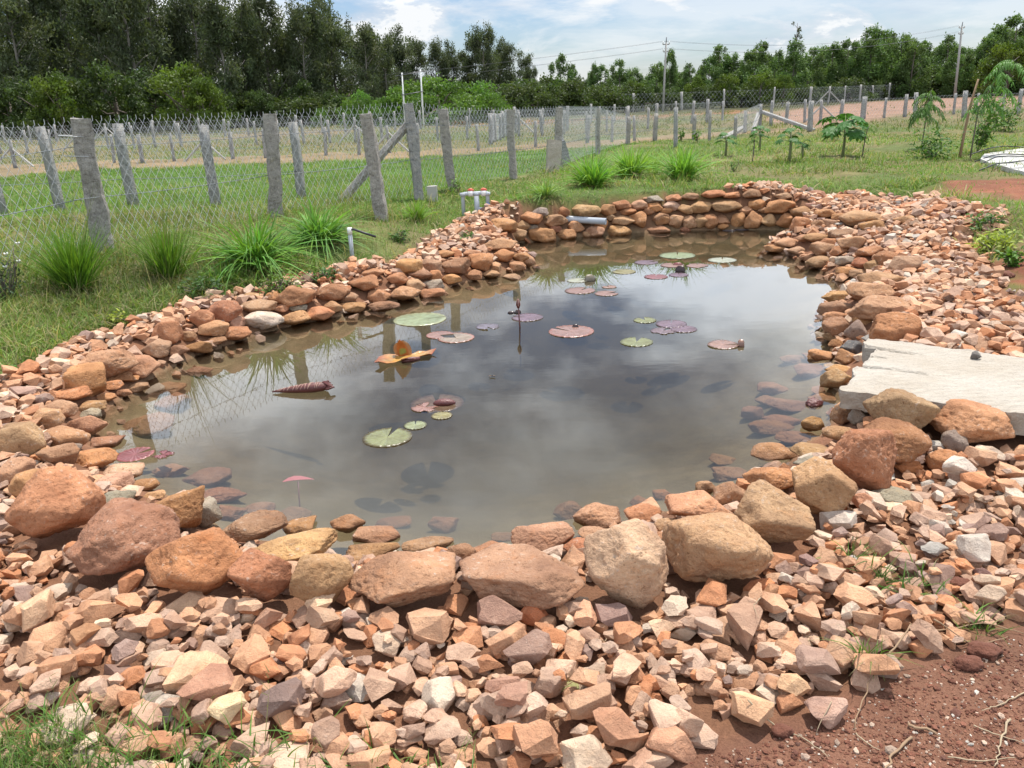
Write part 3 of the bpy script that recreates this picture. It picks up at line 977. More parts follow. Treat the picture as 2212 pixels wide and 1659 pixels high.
def build_slab():
    ztop = 0.36
    a, b, c, d = (hit_z(u, v, ztop) for u, v in ((1884, 730), (2330, 790), (2290, 905), (1818, 838)))
    root = empty('granite_slab', (a + b + c + d) / 4 * np.array((1, 1, 0)) + np.array((0, 0, ztop)))
    tag(root, 'long pale granite slab lying across the right bank, reaching to the water', 'stone slab')
    o0 = np.array(root.location)
    th = 0.105
    nx, ny, nz = 150, 66, 5
    V, F = rough_block(1, 1, 1, nx, ny, nz, 50, 0.0)
    s, t = V[:, 1] + 0.5, V[:, 0] + 0.5
    ax = (b - a) / np.linalg.norm(b - a)
    # ragged broken end: three tongues of different length
    tongue = np.where(s < .20, -.02, np.where(s < .56, .03, 0.0)) + .02 * noise2(s * 9, s * 0 + 3, 1.0, 4, 3)
    P = (a + (b - a) * t[:, None]) * (1 - s[:, None]) + (d + (c - d) * t[:, None]) * s[:, None]
    P = P + ax * (tongue * (1 - t) ** 3)[:, None]
    topw = sstep(.55, 1.0, V[:, 2])
    P[:, 2] = ztop - (1 - V[:, 2]) * th
    for s0, tend, sd in ((.20, .30, 3), (.56, .42, 8), (.36, .12, 5)):
        line = s0 + .012 * noise2(t * 14, t * 0 + sd, 1.0, sd, 3)
        g_ = np.exp(-((s - line) / .009) ** 2) * (1 - sstep(tend * .6, tend, t))
        P[:, 2] -= .022 * g_ * topw
        P[:, 2] -= np.where(s > line, .007 if sd == 3 else .005 if sd == 8 else 0, 0) * (1 - sstep(tend * .3, tend * 1.3, t)) * topw
    sidev = (np.abs(V[:, 1]) > 0.49) | (np.abs(V[:, 0]) > 0.49)
    Nz = np.stack([fbm(P * np.array((1, 1, 1.4)) + 3.3 * k, 13, 70 + k, 4) for k in range(3)], 1)
    P = P + Nz * np.where(sidev, 0.009, 0.0)[:, None]
    P[:, 2] += np.where(sidev, 0, .0032) * Nz[:, 2] * topw + .004 * noise2(P[:, 0] * 3, P[:, 1] * 3, 1.0, 6, 2) * topw
    obj('slab', P - o0, F, M['slab'], root, smooth=False)
    p = hit_z(2107, 776, ztop)
    V, F = rock(77, 3, 20, 8, .1)
    o = obj('pebble', V * np.array((.028, .024, .026)), F, M['stone'], loc=p + np.array((0, 0, .02)))
    o.color = (.2, .19, .18, 1)
    tag(o, 'small dark grey stone lying on top of the granite slab', 'stone')
    return np.array([a[:2], b[:2], c[:2], d[:2]])


SLAB = build_slab()

# ------------------------------------------------------------------ rubble bed: stones dropped one by one onto a height field
GRAVEL_COL = [((.56, .325, .20), 36), ((.60, .41, .30), 25), ((.53, .25, .13), 14), ((.46, .305, .225), 12), ((.34, .23, .19), 4), ((.67, .51, .38), 7), ((.62, .54, .45), 1.6), ((.44, .38, .31), 0.5)]
SPECIAL = [(1963, 998, 56, (.56, .25, .11)), (2071, 1030, 64, (.56, .53, .48)), (1860, 1088, 62, (.46, .25, .16)), (2035, 1134, 68, (.54, .50, .44)), (2100, 1199, 78, (.5, .48, .44)),
           (1745, 1223, 42, (.24, .165, .15)), (2121, 1232, 44, (.25, .165, .15)), (1808, 1127, 74, (.56, .53, .48)), (1846, 1192, 32, (.4, .4, .41)), (610, 1522, 104, (.22, .17, .155)),
           (490, 1543, 86, (.66, .54, .35)), (450, 1508, 118, (.4, .235, .165)), (425, 1470, 140, (.6, .42, .28)), (220, 1330, 110, (.47, .28, .17)), (84, 1338, 92, (.6, .42, .28)),
           (540, 1322, 58, (.68, .5, .36)), (694, 1320, 66, (.62, .47, .33)), (186, 1375, 62, (.44, .265, .15)), (1110, 1540, 84, (.36, .225, .17)), (1090, 1482, 80, (.4, .25, .19)),
           (1325, 1330, 90, (.27, .19, .17)), (1265, 1330, 62, (.6, .36, .24)), (1158, 1617, 104, (.46, .27, .17)), (1330, 1585, 110, (.42, .245, .16)), (1265, 1634, 118, (.5, .42, .33)),
           (1620, 1528, 88, (.62, .42, .27)), (1455, 1590, 108, (.46, .27, .18)), (1382, 1630, 76, (.45, .30, .22)), (1715, 1480, 74, (.55, .38, .24)), (1790, 1525, 86, (.4, .28, .23)),
           (1640, 1250, 72, (.5, .22, .11)), (1765, 1440, 100, (.33, .24, .2)), (1080, 1330, 98, (.33, .22, .175)), (1150, 1315, 74, (.5, .2, .1)), (920, 1360, 108, (.46, .30, .2)),
           (580, 1330, 62, (.36, .225, .16)), (770, 1300, 56, (.45, .25, .14)), (700, 1345, 76, (.45, .33, .24)), (395, 1300, 92, (.5, .36, .25)), (1430, 1060 + 300, 60, (.6, .45, .32))]


def build_gravel():
    bed = tag(empty('gravel_bed', (0, 0, 0)), kind='structure')
    cs = 0.015
    x0, y0, x1, y1 = -5.6, 0.9, 8.2, 14.6
    nx, ny = int((x1 - x0) / cs), int((y1 - y0) / cs)
    gx, gy = np.meshgrid(x0 + (np.arange(nx) + .5) * cs, y0 + (np.arange(ny) + .5) * cs)
    Hm = np.empty(gx.shape)
    for k in range(0, ny, 64):
        Hm[k:k + 64] = terr(gx[k:k + 64].ravel(), gy[k:k + 64].ravel()).reshape(gx[k:k + 64].shape)
    r = np.random.default_rng(21)
    G0 = Hm.copy()
    block = np.zeros(gx.shape, bool)                        # under the boulders
    for bx, by, ba, bb in BOULDER_POS:
        k = int(ba / cs) + 2
        ci, cj = int((bx - x0) / cs), int((by - y0) / cs)
        sl = (slice(max(cj - k, 0), cj + k + 1), slice(max(ci - k, 0), ci + k + 1))
        block[sl] |= ((gx[sl] - bx) / (ba * .97)) ** 2 + ((gy[sl] - by) / (bb * .97)) ** 2 < 1
    r = np.random.default_rng(21)
    n = 90000
    cx, cy = r.uniform(x0 + .2, x1 - .2, n), r.uniform(1.05, y1 - .3, n)
    ok = inside(GRAVEL, cx, cy) & (np.abs(cx) < cy * 0.66 + 0.35)
    sdp = np.full(n, 9.0)
    sdp[ok] = sdist(POND, cx[ok], cy[ok])
    ok &= (sdp > -0.06) & ~inside(SLAB, cx, cy)
    edge = np.full(n, 9.0)
    edge[ok] = -sdist(GRAVEL, cx[ok], cy[ok])
    ok &= (edge > 0.08) | (r.random(n) < 0.5)
    cx, cy, sdp = cx[ok], cy[ok], sdp[ok]
    # an even density: stop when the layer is about 1.5 stones thick
    weights = np.array([w for _, w in GRAVEL_COL], float)
    weights /= weights.sum()
    stones = []

    def drop(x, y, a, b, c, R, colr, proto):
        ci, cj = int((x - x0) / cs), int((y - y0) / cs)
        k = int(0.5 * (a + b) / cs) + 1
        sl = (slice(max(cj - k, 0), cj + k + 1), slice(max(ci - k, 0), ci + k + 1))
        hx, hy, hh = gx[sl] - x, gy[sl] - y, Hm[sl]
        inn = hx * hx + hy * hy < (0.5 * (a + b) * 0.7) ** 2
        if not inn.any():
            return
        base = np.percentile(hh[inn], 45)
        zc = base + c * 0.62
        q = (hx * hx + hy * hy) / (0.5 * (a + b)) ** 2
        dome = zc + c * np.sqrt(np.maximum(1 - q, 0))
        Hm[sl] = np.where(q < 1, np.maximum(hh, dome), hh)
        stones.append((x, y, zc, a, b, c, R, colr, proto))

    def pick_col(x, y):
        cc = np.array(GRAVEL_COL[int(r.choice(len(weights), p=weights))][0])
        if x > 1.4 and r.random() < 0.035:
            cc = np.array((.48, .44, .39))
        return cc * r.uniform(0.86, 1.14) * (1 + r.uniform(-.06, .06) * np.array((1, 0, -1)))
    count, half = 0, int(len(cx) * 0.55)
    for i in range(len(cx)):
        x, y = cx[i], cy[i]
        hj, hi_ = int((y - y0) / cs), int((x - x0) / cs)
        if block[hj, hi_]:
            continue
        if Hm[hj, hi_] - G0[hj, hi_] > ((0.04 if i < half else 0.062) if sdp[i] > .4 else 0.025):
            continue
        if sdp[i] < .27 and r.random() < (.9 if y < 5.2 else .6):
            continue
        L = float(np.clip(r.lognormal(math.log(0.034 if y < 4 else 0.042), 0.34), 0.017, 0.075))
        a, b, c = L, L * r.uniform(.62, .95), L * r.uniform(.40, .68)
        R = rotm(r.normal(0, .26), r.normal(0, .26), r.uniform(0, 6.28))
        drop(x, y, a, b, c, R, pick_col(x, y), int(r.integers(0, 36)))
        count += 1
    # small stuff down in the gaps
    gaps = 0
    for i in range(2 * len(cx)):
        x, y = (cx[i] + .011, cy[i] - .013) if i < len(cx) else (cx[i - len(cx)] - .017, cy[i - len(cx)] + .009)
        hj, hi_ = int((y - y0) / cs), int((x - x0) / cs)
        if y > 6.5 or sdp[i % len(cx)] < .3 or block[hj, hi_] or Hm[hj, hi_] - G0[hj, hi_] > .020:
            continue
        L = float(r.uniform(.016, .026))
        drop(x, y, L, L * r.uniform(.65, .95), L * r.uniform(.45, .75), rotm(r.normal(0, .3), r.normal(0, .3), r.uniform(0, 6.28)), pick_col(x, y), int(r.integers(0, 36)))
        gaps += 1
    print('GAPS', gaps)
    for u, v, w, colr in SPECIAL:
        p, dep = hit(u, v, 0.05)
        L = w / FOC * dep / 2
        R = rotm(r.normal(0, .15), r.normal(0, .15), math.atan2(-p[0], p[1]) + r.uniform(-.5, .5))
        drop(p[0], p[1], L, L * r.uniform(.65, .85), L * r.uniform(.55, .75), R, np.array(colr) * np.array((1.22, 1.12, 1.06)), int(r.integers(0, 36)))
    # which show largest
        size = []
    for (x, y, z, a, b, c, R, colr, pr) in stones:
        P = CAMN.T @ np.array((x, y, z - HCAM))
        dep = -P[2]
        u, v = PXW / 2 + FOC * P[0] / dep, PXH / 2 - FOC * P[1] / dep
        vis = -10 < u < PXW + 10 and -10 < v < PXH + 10
        hj, hi_ = int((y - y0) / cs), int((x - x0) / cs)
        cover = Hm[hj, hi_] - (z + c)                       # something lies on it
        size.append((a * b / dep ** 2 if vis else 0) * (0.15 if cover > 0.012 else 1))
    order = np.argsort(size)[::-1]
    singles = set(order[:300].tolist())
    P2 = [rock(2000 + k, 2, p=22, nplanes=10, rough=0.05, nfreq=1.6) for k in range(36)]
    r3 = np.random.default_rng(8)
    P2 = [chip_stone(2000 + k, int(r3.integers(9, 14)), .11, .06) for k in range(36)]
    P1 = [chip_stone(2000 + k, int(r3.integers(8, 11)), 0, .05) for k in range(36)]
    P3 = [chip_stone(2000 + k, int(r3.integers(9, 14)), .19, .08, 1) for k in range(36)]
    print('PROTO', np.mean([len(f) for _, f in P2]), np.mean([len(f) for _, f in P3]))
    shared = [mesh('stone', V, F, M['stone'], smooth=False) for V, F in P3]
    for k in order[:300]:
        x, y, z, a, b, c, R, colr, pr = stones[k]
        o = link('stone', shared[pr], bed)
        o.matrix_local = Matrix.Translation((x, y, z)) @ Matrix(R.tolist()).to_4x4() @ Matrix.Diagonal((a, b, c, 1))
        o.color = (*colr, 1)
    for near in (True, False):
        Vs, Fs, Cs, nv = [], [], [], 0
        for k, (x, y, z, a, b, c, R, colr, pr) in enumerate(stones):
            if k in singles or (y < 2.5) != near:
                continue
            V, F = (P3 if near else P2 if y < 5.5 else P1)[pr]
            Vs.append((V * np.array((a, b, c))) @ R.T + np.array((x, y, z)))
            Fs.append(F + nv)
            Cs.append(np.broadcast_to(colr, V.shape))
            nv += len(V)
        if near:
            keep = (Vs, Fs, Cs, nv)
        else:
            Fs = [f + keep[3] for f in Fs]
            o = obj('gravel', np.concatenate(keep[0] + Vs), np.concatenate(keep[1] + Fs), M['gravel'], bed, smooth=False, col=np.concatenate(keep[2] + Cs))
            o['kind'] = 'stuff'
    print('STONES', len(stones), 'tris', len(o.data.polygons))
    return Hm, x0, y0, cs


HM, HX0, HY0, HCS = build_gravel()


def top(x, y):
    """top of the rubble or ground"""
    i, j = int((x - HX0) / HCS), int((y - HY0) / HCS)
    if 0 <= j < HM.shape[0] and 0 <= i < HM.shape[1]:
        return float(HM[j, i])
    return T(x, y)
# ------------------------------------------------------------------ fences
def post_mesh(name, w, h, seed, mat, fine=True, amp=0.2):
    V, F = rough_block(w, w * 0.85, h + 0.12, 4 if fine else 1, 4 if fine else 1, 22 if fine else 4, seed, 0.0)
    V[:, 2] -= 0.12
    r = np.random.default_rng(seed)
    # knock the edges off, then roughen
    k = 1 - 0.10 * (np.abs(V[:, 0]) / (w / 2)) ** 2 * (np.abs(V[:, 1]) / (w * .425)) ** 2
    V[:, 0] *= k
    V[:, 1] *= k
    Nn = np.stack([fbm(V * np.array((1, 1, .6)) + 5.1 * s, 9.0, seed + 7 * s, 3) for s in (1, 2, 3)], 1)
    Nn2 = np.stack([fbm(V * np.array((1, 1, .5)) + 2.1 * s, 2.4, seed + 5 * s, 2) for s in (1, 2, 3)], 1)
    V = V + Nn * np.array((w, w, w * .5)) * amp * (0.55 if fine else .3) + Nn2 * np.array((w, w, 0)) * amp * .7
    taper = 1 - 0.10 * np.clip(V[:, 2] / h, 0, 1)
    V[:, 0] *= taper
    V[:, 1] *= taper
    return mesh(name, V, F, mat, smooth=not fine)


def stand(name, me, p, lean=(0, 0), yaw=0.0, parent=None):
    o = link(name, me, parent)
    base = Vector(p) - (Vector(parent.location) if parent else Vector((0, 0, 0)))
    o.location = base
    o.rotation_euler = (lean[0], lean[1], yaw)
    return o


def wire_mesh(name, runs, pitch, rad, mat, parent, o0, knuckle=False, step=0.45, slope=1.25):
    """chain link: two families of slanting wires between the ground line and the top line of each run
    runs: [(bottom points, top points)] as polylines of equal length"""
    Vs, Fs, nv = [], [], 0
    for Bt, Tp in runs:
        Bt, Tp = np.asarray(Bt), np.asarray(Tp)
        seg = np.linalg.norm(np.diff(Bt[:, :2], axis=0), axis=1)
        s = np.concatenate([[0], np.cumsum(seg)])
        L = s[-1]
        hmean = float((Tp[:, 2] - Bt[:, 2]).mean())

        def at(sv, tv):
            sv = np.clip(sv, 0, L)
            b = np.stack([np.interp(sv, s, Bt[:, k]) for k in range(3)], -1)
            t = np.stack([np.interp(sv, s, Tp[:, k]) for k in range(3)], -1)
            P = b * (1 - tv[..., None]) + t * tv[..., None]
            P[..., 2] += 0.012 * np.sin(sv * 2.1) * (1 - tv)
            return P
        run = hmean / slope
        ns = max(2, int(math.ceil(hmean / step)))
        starts = np.arange(-run, L + run, pitch)
        for sgn in (1, -1):
            tt = np.linspace(0, 1, ns + 1)
            sv = starts[:, None] + (sgn * tt * run + (0 if sgn > 0 else run))[None]
            ok0 = (sv > 0) & (sv < L)
            P = at(sv, np.broadcast_to(tt, sv.shape))
            # each wire: three-sided rod
            d = P[:, 1:] - P[:, :-1]
            keep = ok0[:, 1:] & ok0[:, :-1]
            A, B = P[:, :-1][keep], P[:, 1:][keep]
            dd = B - A
            dd /= np.linalg.norm(dd, axis=1)[:, None]
            n1 = np.cross(dd, np.array((0.3, 1.0, 0.2)))
            n1 /= np.linalg.norm(n1, axis=1)[:, None]
            n2 = np.cross(dd, n1)
            ring = [rad * (math.cos(a) * n1 + math.sin(a) * n2) for a in (0, 2.094, 4.189)]
            m = len(A)
            V = np.concatenate([A + q for q in ring] + [B + q for q in ring])
            i = np.arange(m)
            for a_, b_ in ((0, 1), (1, 2), (2, 0)):
                Fs.append(np.stack([a_ * m + i, b_ * m + i, (3 + b_) * m + i, (3 + a_) * m + i], 1) + nv)
            Vs.append(V)
            nv += len(V)
        if knuckle:
            sk = np.arange(0, L, pitch)
            A = at(sk, np.ones_like(sk)) - np.array((0, 0, 0.012))
            B = at(sk, np.ones_like(sk)) + np.array((0, 0, 0.035))
            m = len(A)
            w = rad * 1.6
            V = np.concatenate([A + (w, 0, 0), A + (-w, 0, 0), A + (0, w, 0), B + (w, 0, 0), B + (-w, 0, 0), B + (0, w, 0)])
            i = np.arange(m)
            for a_, b_ in ((0, 1), (1, 2), (2, 0)):
                Fs.append(np.stack([a_ * m + i, b_ * m + i, (3 + b_) * m + i, (3 + a_) * m + i], 1) + nv)
            Vs.append(V)
            nv += len(V)
    return obj(name, np.concatenate(Vs) - o0, np.concatenate(Fs), mat, parent)


def barbed(name, pts, rad, parent, o0, every=0.11, sag=0.02, seed=0):
    r = np.random.default_rng(seed)
    pts = np.asarray(pts, float)
    fine = []
    for a, b in zip(pts, pts[1:]):
        n = max(2, int(np.linalg.norm(b - a) / 0.35))
        for k in range(n):
            t = k / n
            fine.append(a * (1 - t) + b * t - np.array((0, 0, sag * 4 * t * (1 - t))))
    fine.append(pts[-1])
    parts = [tube(fine, rad, 4)]
    fine = np.array(fine)
    s = np.concatenate([[0], np.cumsum(np.linalg.norm(np.diff(fine, axis=0), axis=1))])
    for q in np.arange(0.05, s[-1], every):
        c = np.array([np.interp(q, s, fine[:, k]) for k in range(3)])
        for _ in range(2):
            d = r.normal(size=3)
            d = d / np.linalg.norm(d) * 0.018
            parts.append(tube([c - d, c + d], rad * .7, 3, cap=False))
    V, F = merge(parts)
    return obj(name, V - o0, F, M['barb'], parent)


def fence_near():
    root = tag(empty('chain_link_fence', hit(600, 470)[0]), 'nearest chain-link fence on rough stone posts, running behind the grass tufts left of the pond', 'fence')
    o0 = np.array(root.location)
    # base point, top v, width in the survey picture, post stone
    posts = [(222, 545, 255, 50, 'post'), (600, 470, 245, 36, 'post'), (826, 475, 243, 34, 'post'), (908, 430, 222, 27, 'post_grey'), (976, 410, 235, 26, 'post'), (1109, 386, 237, 20, 'post'),
             (1208, 366, 232, 19, 'post'), (1291, 333, 234, 14, 'post'), (1356, 312, 252, 13, 'post'), (1416, 304, 245, 12, 'post'), (1459, 318, 232, 11, 'post_grey'), (1499, 301, 247, 11, 'post'),
             (1531, 304, 238, 8, 'post'), (1587, 297, 249, 9, 'post'), (1609, 286, 239, 9, 'post'), (1641, 279, 225, 9, 'post_grey')]
    leans = {222: .03, 600: .03, 826: -.065, 908: -.05, 976: -.05, 1109: .0, 1208: .02}
    line = []
    for i, (u, v, vt, w, mt) in enumerate(posts):
        p, dep = hit(u, v)
        # height from the top's line of sight at this distance
        d = ray(u - (6 if u < 950 else 0), vt)
        k = np.hypot(p[0], p[1]) / np.hypot(d[0], d[1])
        h = HCAM + d[2] * k - p[2]
        wid = .82 * w / FOC * dep
        yaw = math.atan2(-p[0], p[1]) + 0.25 * math.sin(i * 2.3)
        ly = leans.get(u, 0.02 * math.sin(i * 1.7))
        stand('post', post_mesh('post', wid, h, 300 + i, M[mt], fine=u < 1300), p, (0, ly), yaw, root)
        line.append((p, h, u))
    # netting hung on the far side of the posts; extends beyond the left edge of the picture
    sel = [q for q in line if q[2] in (222, 600, 908, 976, 1109, 1208, 1291, 1356, 1416, 1499, 1587, 1641)]
    P0, P1 = sel[0][0], sel[1][0]
    ext = P0 + (P0 - P1) / np.linalg.norm(P0 - P1) * 4.0
    ext[2] = T(ext[0], ext[1])
    pts = [ext] + [q[0] for q in sel]
    hs = [sel[0][1]] + [q[1] for q in sel]
    B, Tp = [], []
    for p, h in zip(pts, hs):
        back = np.array((p[0], p[1], 0)) / np.hypot(p[0], p[1]) * 0.1
        B.append((p[0] + back[0], p[1] + back[1], T(p[0] + back[0], p[1] + back[1]) + 0.05))
        Tp.append((p[0] + back[0], p[1] + back[1], p[2] + min(h, 1.5) * 0.985 + 0.01))
    wire_mesh('chain_link', [(B, Tp)], 0.098, 0.0022, M['wire'], root, o0, knuckle=True)
    B, Tp = np.array(B), np.array(Tp)
    for f, rad, sd in ((0.40, 0.0035, 1), (0.80, 0.003, 2)):
        barbed('barbed_wire', B * (1 - f) + Tp * f - np.array((0.0, 0.14, 0)), rad, root, o0, seed=sd)
    # wire ties round the first post
    p, h, _ = line[0]
    for f in (.42, .73, .88):
        c = p - o0 + np.array((-.06 * f * h * .9, 0, f * h))
        ring = [c + np.array((math.cos(a) * .125, math.sin(a) * .115, .012 * math.sin(a + f * 5))) for a in np.linspace(0, 6.283, 15)]
        V, F = tube(ring, 0.003, 4)
        obj('wire_tie', V, F, M['wire'], root)
    # raking stone braces
    for (u1, v1, u2, v2, w) in ((742, 430, 884, 268, 20),):
        a, da = hit(u1, v1)
        q = line[3]
        b = q[0] + np.array((-0.04, 0.02, q[1] * 0.83))
        V, F = tube([a - (b - a) * .05, a + (b - a) * .33, a + (b - a) * .66, b], w / FOC * da * .5, 6)
        V = V + 0.012 * np.stack([fbm(V, 8, 90 + k, 2) for k in range(3)], 1)
        obj('brace', V - o0, F, M['post'], root, smooth=False)
    for (u1, v1, u2, v2) in ((1759, 282, 1646, 242), (1626, 285, 1638, 246), (1560, 299, 1606, 274)):
        a, b = hit(u1, v1)[0], hit(u2, v2)
        d = ray(u2, v2)
        k = np.hypot(*line[-1][0][:2]) / np.hypot(d[0], d[1])
        b = np.array((d[0] * k, d[1] * k, HCAM + d[2] * k))
        V, F = tube([a, b], 0.07, 5)
        obj('brace', V - o0, F, M['pole'] if u1 < 1700 else M['post_grey'], root, smooth=False)


def far_fence(label, base_px, n, h, w, seed, mat='post_grey', net=0.16, netr=0.003, strands=2, braces=(), group='post and wire fences across the fields', jitter=.15, name='field_fence', posts_px=None):
    r = np.random.default_rng(seed)
    P = [hit(u, v)[0] for u, v in base_px]
    root = tag(empty(name, P[len(P) // 2]), label, 'fence', group)
    o0 = np.array(root.location)
    P = np.array(P)
    s = np.concatenate([[0], np.cumsum(np.linalg.norm(np.diff(P[:, :2], axis=0), axis=1))])
    ms = [post_mesh('post', w * f, h, seed + k, M[mat], fine=False) for k, f in enumerate((1, 1.15, .9))]
    B, Tp = [], []
    if posts_px:
        spots = [hit(u, v)[0] for u, v in posts_px]
    else:
        spots = []
        for q in np.linspace(0, s[-1], n):
            q = np.clip(q + r.uniform(-.5, .5) * jitter * s[-1] / n, 0, s[-1])
            spots.append(np.array([np.interp(q, s, P[:, k]) for k in range(3)]))
    for k, c in enumerate(spots):
        c[2] = T(c[0], c[1])
        o = stand('post', ms[k % 3], c, (r.normal(0, .025), r.normal(0, .03)), r.uniform(0, 3), root)
        o.scale = (1, 1, r.uniform(.93, 1.07))
        B.append((c[0], c[1] + w * .7, c[2] + .04))
        Tp.append((c[0], c[1] + w * .7, c[2] + h * .94))
        if k in braces:
            for sg in (-1, 1):
                e = np.array((c[0] + sg * h * .75, c[1] - .1, c[2] + 0.0))
                e[2] = T(e[0], e[1])
                V, F = tube([e, c + np.array((0, 0, h * .72))], w * .32, 5)
                obj('brace', V - o0, F, M['pole'], root, smooth=False)
    if net:
        wire_mesh('chain_link', [(B, Tp)], net, netr, M['wire'], root, o0, step=h)
    for f in np.linspace(.35, .95, strands):
        V, F = tube(np.array(B) * (1 - f) + np.array(Tp) * f - np.array((0, w, 0)), 0.004, 3)
        obj('wire_strand', V - o0, F, M['barb'], root)
    return root


fence_near()
far_fence('second row of grey stone posts just behind the nearest fence, beside the green field', [(-120, 468), (652, 425)], 6, 1.08, .14, 500, 'post_grey', 0, 0, 2,
          posts_px=[(-150, 475), (4, 462), (133, 455), (288, 444), (468, 443), (653, 426)], jitter=0)
far_fence('long fence of thin stone posts standing on the earth bund behind the green field', [(-180, 372), (250, 351), (520, 343), (790, 334), (1040, 325), (1300, 308), (1420, 300)], 26, .72, .085, 520, net=.11, netr=.002, braces=(3, 9, 15))
far_fence('chain-link fence beyond the earth bund, nearer of the two in front of the dark grove', [(-180, 338), (250, 322), (520, 314), (790, 306), (1100, 296), (1400, 278)], 30, .8, .09, 540, net=.13, netr=.0025, braces=(6, 17))
far_fence('farthest fence before the dark grove, at the feet of the tall trees', [(-200, 318), (300, 300), (700, 288), (1100, 272), (1330, 266)], 30, .85, .10, 560, net=.16, netr=.003, braces=(8,))
far_fence('fence of pale posts at the foot of the young plantation on the right', [(1060, 252), (1250, 246), (1400, 241), (1530, 236), (1650, 233), (1750, 228), (1900, 217), (2050, 208), (2212, 198), (2330, 192)], 25, 1.4, .15, 580, mat='pole', net=.3, netr=.004, braces=(8, 15))
far_fence('fence of grey posts at the near edge of the ploughed red field', [(1664, 270), (1780, 262), (1960, 252), (2100, 246), (2330, 238)], 15, .85, .11, 600, net=.16, netr=.0025, braces=(3,))
far_fence('widely spaced thick grey posts behind the papaya plants on the right lawn', [(1749, 284), (1861, 262), (1974, 256), (2076, 250), (2197, 246)], 5, .95, .17, 620, 'post_grey', net=0, strands=0,
          posts_px=[(1749, 284), (1861, 264), (1975, 256), (2083, 252), (2198, 247), (2340, 242)])
far_fence('short return of chain-link fence in the middle, behind the nearest fence corner', [(1060, 312), (1100, 290), (1240, 280), (1340, 279), (1440, 272), (1560, 262)], 15, .9, .11, 640, net=.13, netr=.0028, braces=(5,))

# stub post and leaning slab beside the near fence
p, dep = hit(935, 432)
V, F = rough_block(.14, .14, .22, 4, 4, 5, 41, .006, 12)
tag(obj('stub_post', V, F, M['pole'], loc=p - np.array((0, 0, .02)), smooth=False), 'short cut-off stone post with a white top beside the wrapped grey fence post', 'stub post')
p, dep = hit(1226, 352)
V, F = rough_block(.16, .09, .52, 3, 2, 8, 43, .012, 7)
o = tag(obj('leaning_slab', V, F, M['steel'], loc=p - np.array((0, 0, .05)), smooth=False), 'short dark stone leaning against a fence post left of the lemongrass', 'stone post')
o.rotation_euler = (0.1, -.32, .3)
p, dep = hit(1192, 372)
V, F = rough_block(.24, .1, .62, 4, 2, 8, 44, .02, 6)
o = tag(obj('broken_slab', V, F, M['slab'], loc=p - np.array((0, 0, .05)), smooth=False), 'broken pale stone slab propped in front of a brown-topped fence post', 'stone slab')
o.rotation_euler = (-.08, .12, .2)


# ------------------------------------------------------------------ power poles and wires
def pole(u, v, vtop, dist, label, lean_px=0, arm=True, rad=.12):
    d = ray(u, v)
    k = dist / d[1]
    x, y = d[0] * k, d[1] * k
    z0 = T(x, y)
    dt = ray(u + lean_px, vtop)
    kt = dist / dt[1]
    top = np.array((dt[0] * kt, dt[1] * kt, HCAM + dt[2] * kt))
    root = tag(empty('power_pole', (x, y, z0)), label, 'power pole')
    o0 = np.array((x, y, z0))
    V, F = tube([np.array((x, y, z0 - .3)) - o0, (np.array((x, y, z0)) + top) / 2 - o0, top - o0], [rad, rad * .85, rad * .65], 8)
    obj('shaft', V, F, M['pole'], root)
    tips = []
    if arm:
        for i, (dz, L) in enumerate(((-.12, .22), (-.6, .18))):
            V, F = tube([top - o0 + np.array((-L, 0, dz)), top - o0 + np.array((L, 0, dz))], .03, 5)
            a = obj('crossarm', V, F, M['steel'], root)
            for sg in (-1, 1):
                V, F = tube([top - o0 + np.array((sg * L, 0, dz)), top - o0 + np.array((sg * L, 0, dz + .22))], [.05, .035], 6)
                obj('insulator', V, F, M['white'], a)
                tips.append(top + np.array((sg * L, 0, dz + .22)))
        V, F = tube([top - o0, top - o0 + np.array((.02, 0, .35))], .035, 5)
        obj('top_pin', V, F, M['steel'], root)
    return top, tips, root


TA, tipA, _ = pole(1432, 238, 92, 62, 'tall slim concrete power pole before the middle of the skyline', 7, rad=.085)
TB, tipB, _ = pole(2063, 205, 57, 75, 'leaning concrete power pole at the right before the plantation', 15, rad=.12)
C1, _, r1 = pole(873, 236, 157, 46, 'left one of the twin white poles in front of the bright green bush', -5, False, .05)
C2, _, r2 = pole(914, 250, 150, 46, 'right one of the twin white poles in front of the bright green bush', -6, False, .05)
for rr in (r1, r2):
    for ch in rr.children:
        ch.data.materials[0] = M['white']
# crossbar frame between the twin poles
root = tag(empty('pole_crossbar', C1), 'thin double crossbar joining the two twin white poles', 'crossbar')
for dz, ex in ((-.12, .35), (-1.1, .1)):
    dv = (C2 - C1) / np.linalg.norm(C2 - C1)
    V, F = tube([-dv * ex + (0, -.1, dz), C2 - C1 + dv * ex + (0, -.1, dz)], .022, 5)
    obj('bar', V, F, M['steel'], root)
wires = []
for a, b in zip(tipA, tipB):
    t = np.linspace(0, 1, 24)[:, None]
    wires.append(tube(a * (1 - t) + b * t - np.array((0, 0, 1.0)) * (4 * .8 * t * (1 - t)), .006, 3))
for tt in tipA:
    a, b = tt, tt + np.array((-60, 12, -1.5))
    t = np.linspace(0, 1, 24)[:, None]
    wires.append(tube(a * (1 - t) + b * t - np.array((0, 0, 1.0)) * (4 * 1.0 * t * (1 - t)), .006, 3))
for k, (V, F) in enumerate(wires):
    pos = ('upper left', 'upper right', 'lower left', 'lower right')[k % 4]
    o = tag(obj('power_line', V, F, M['steel']), f'thin overhead wire between the power poles, on the {pos} insulator' if k < 4 else f'thin overhead wire off to the left from the {pos} insulator of the slim pole', 'wire', 'overhead wires')
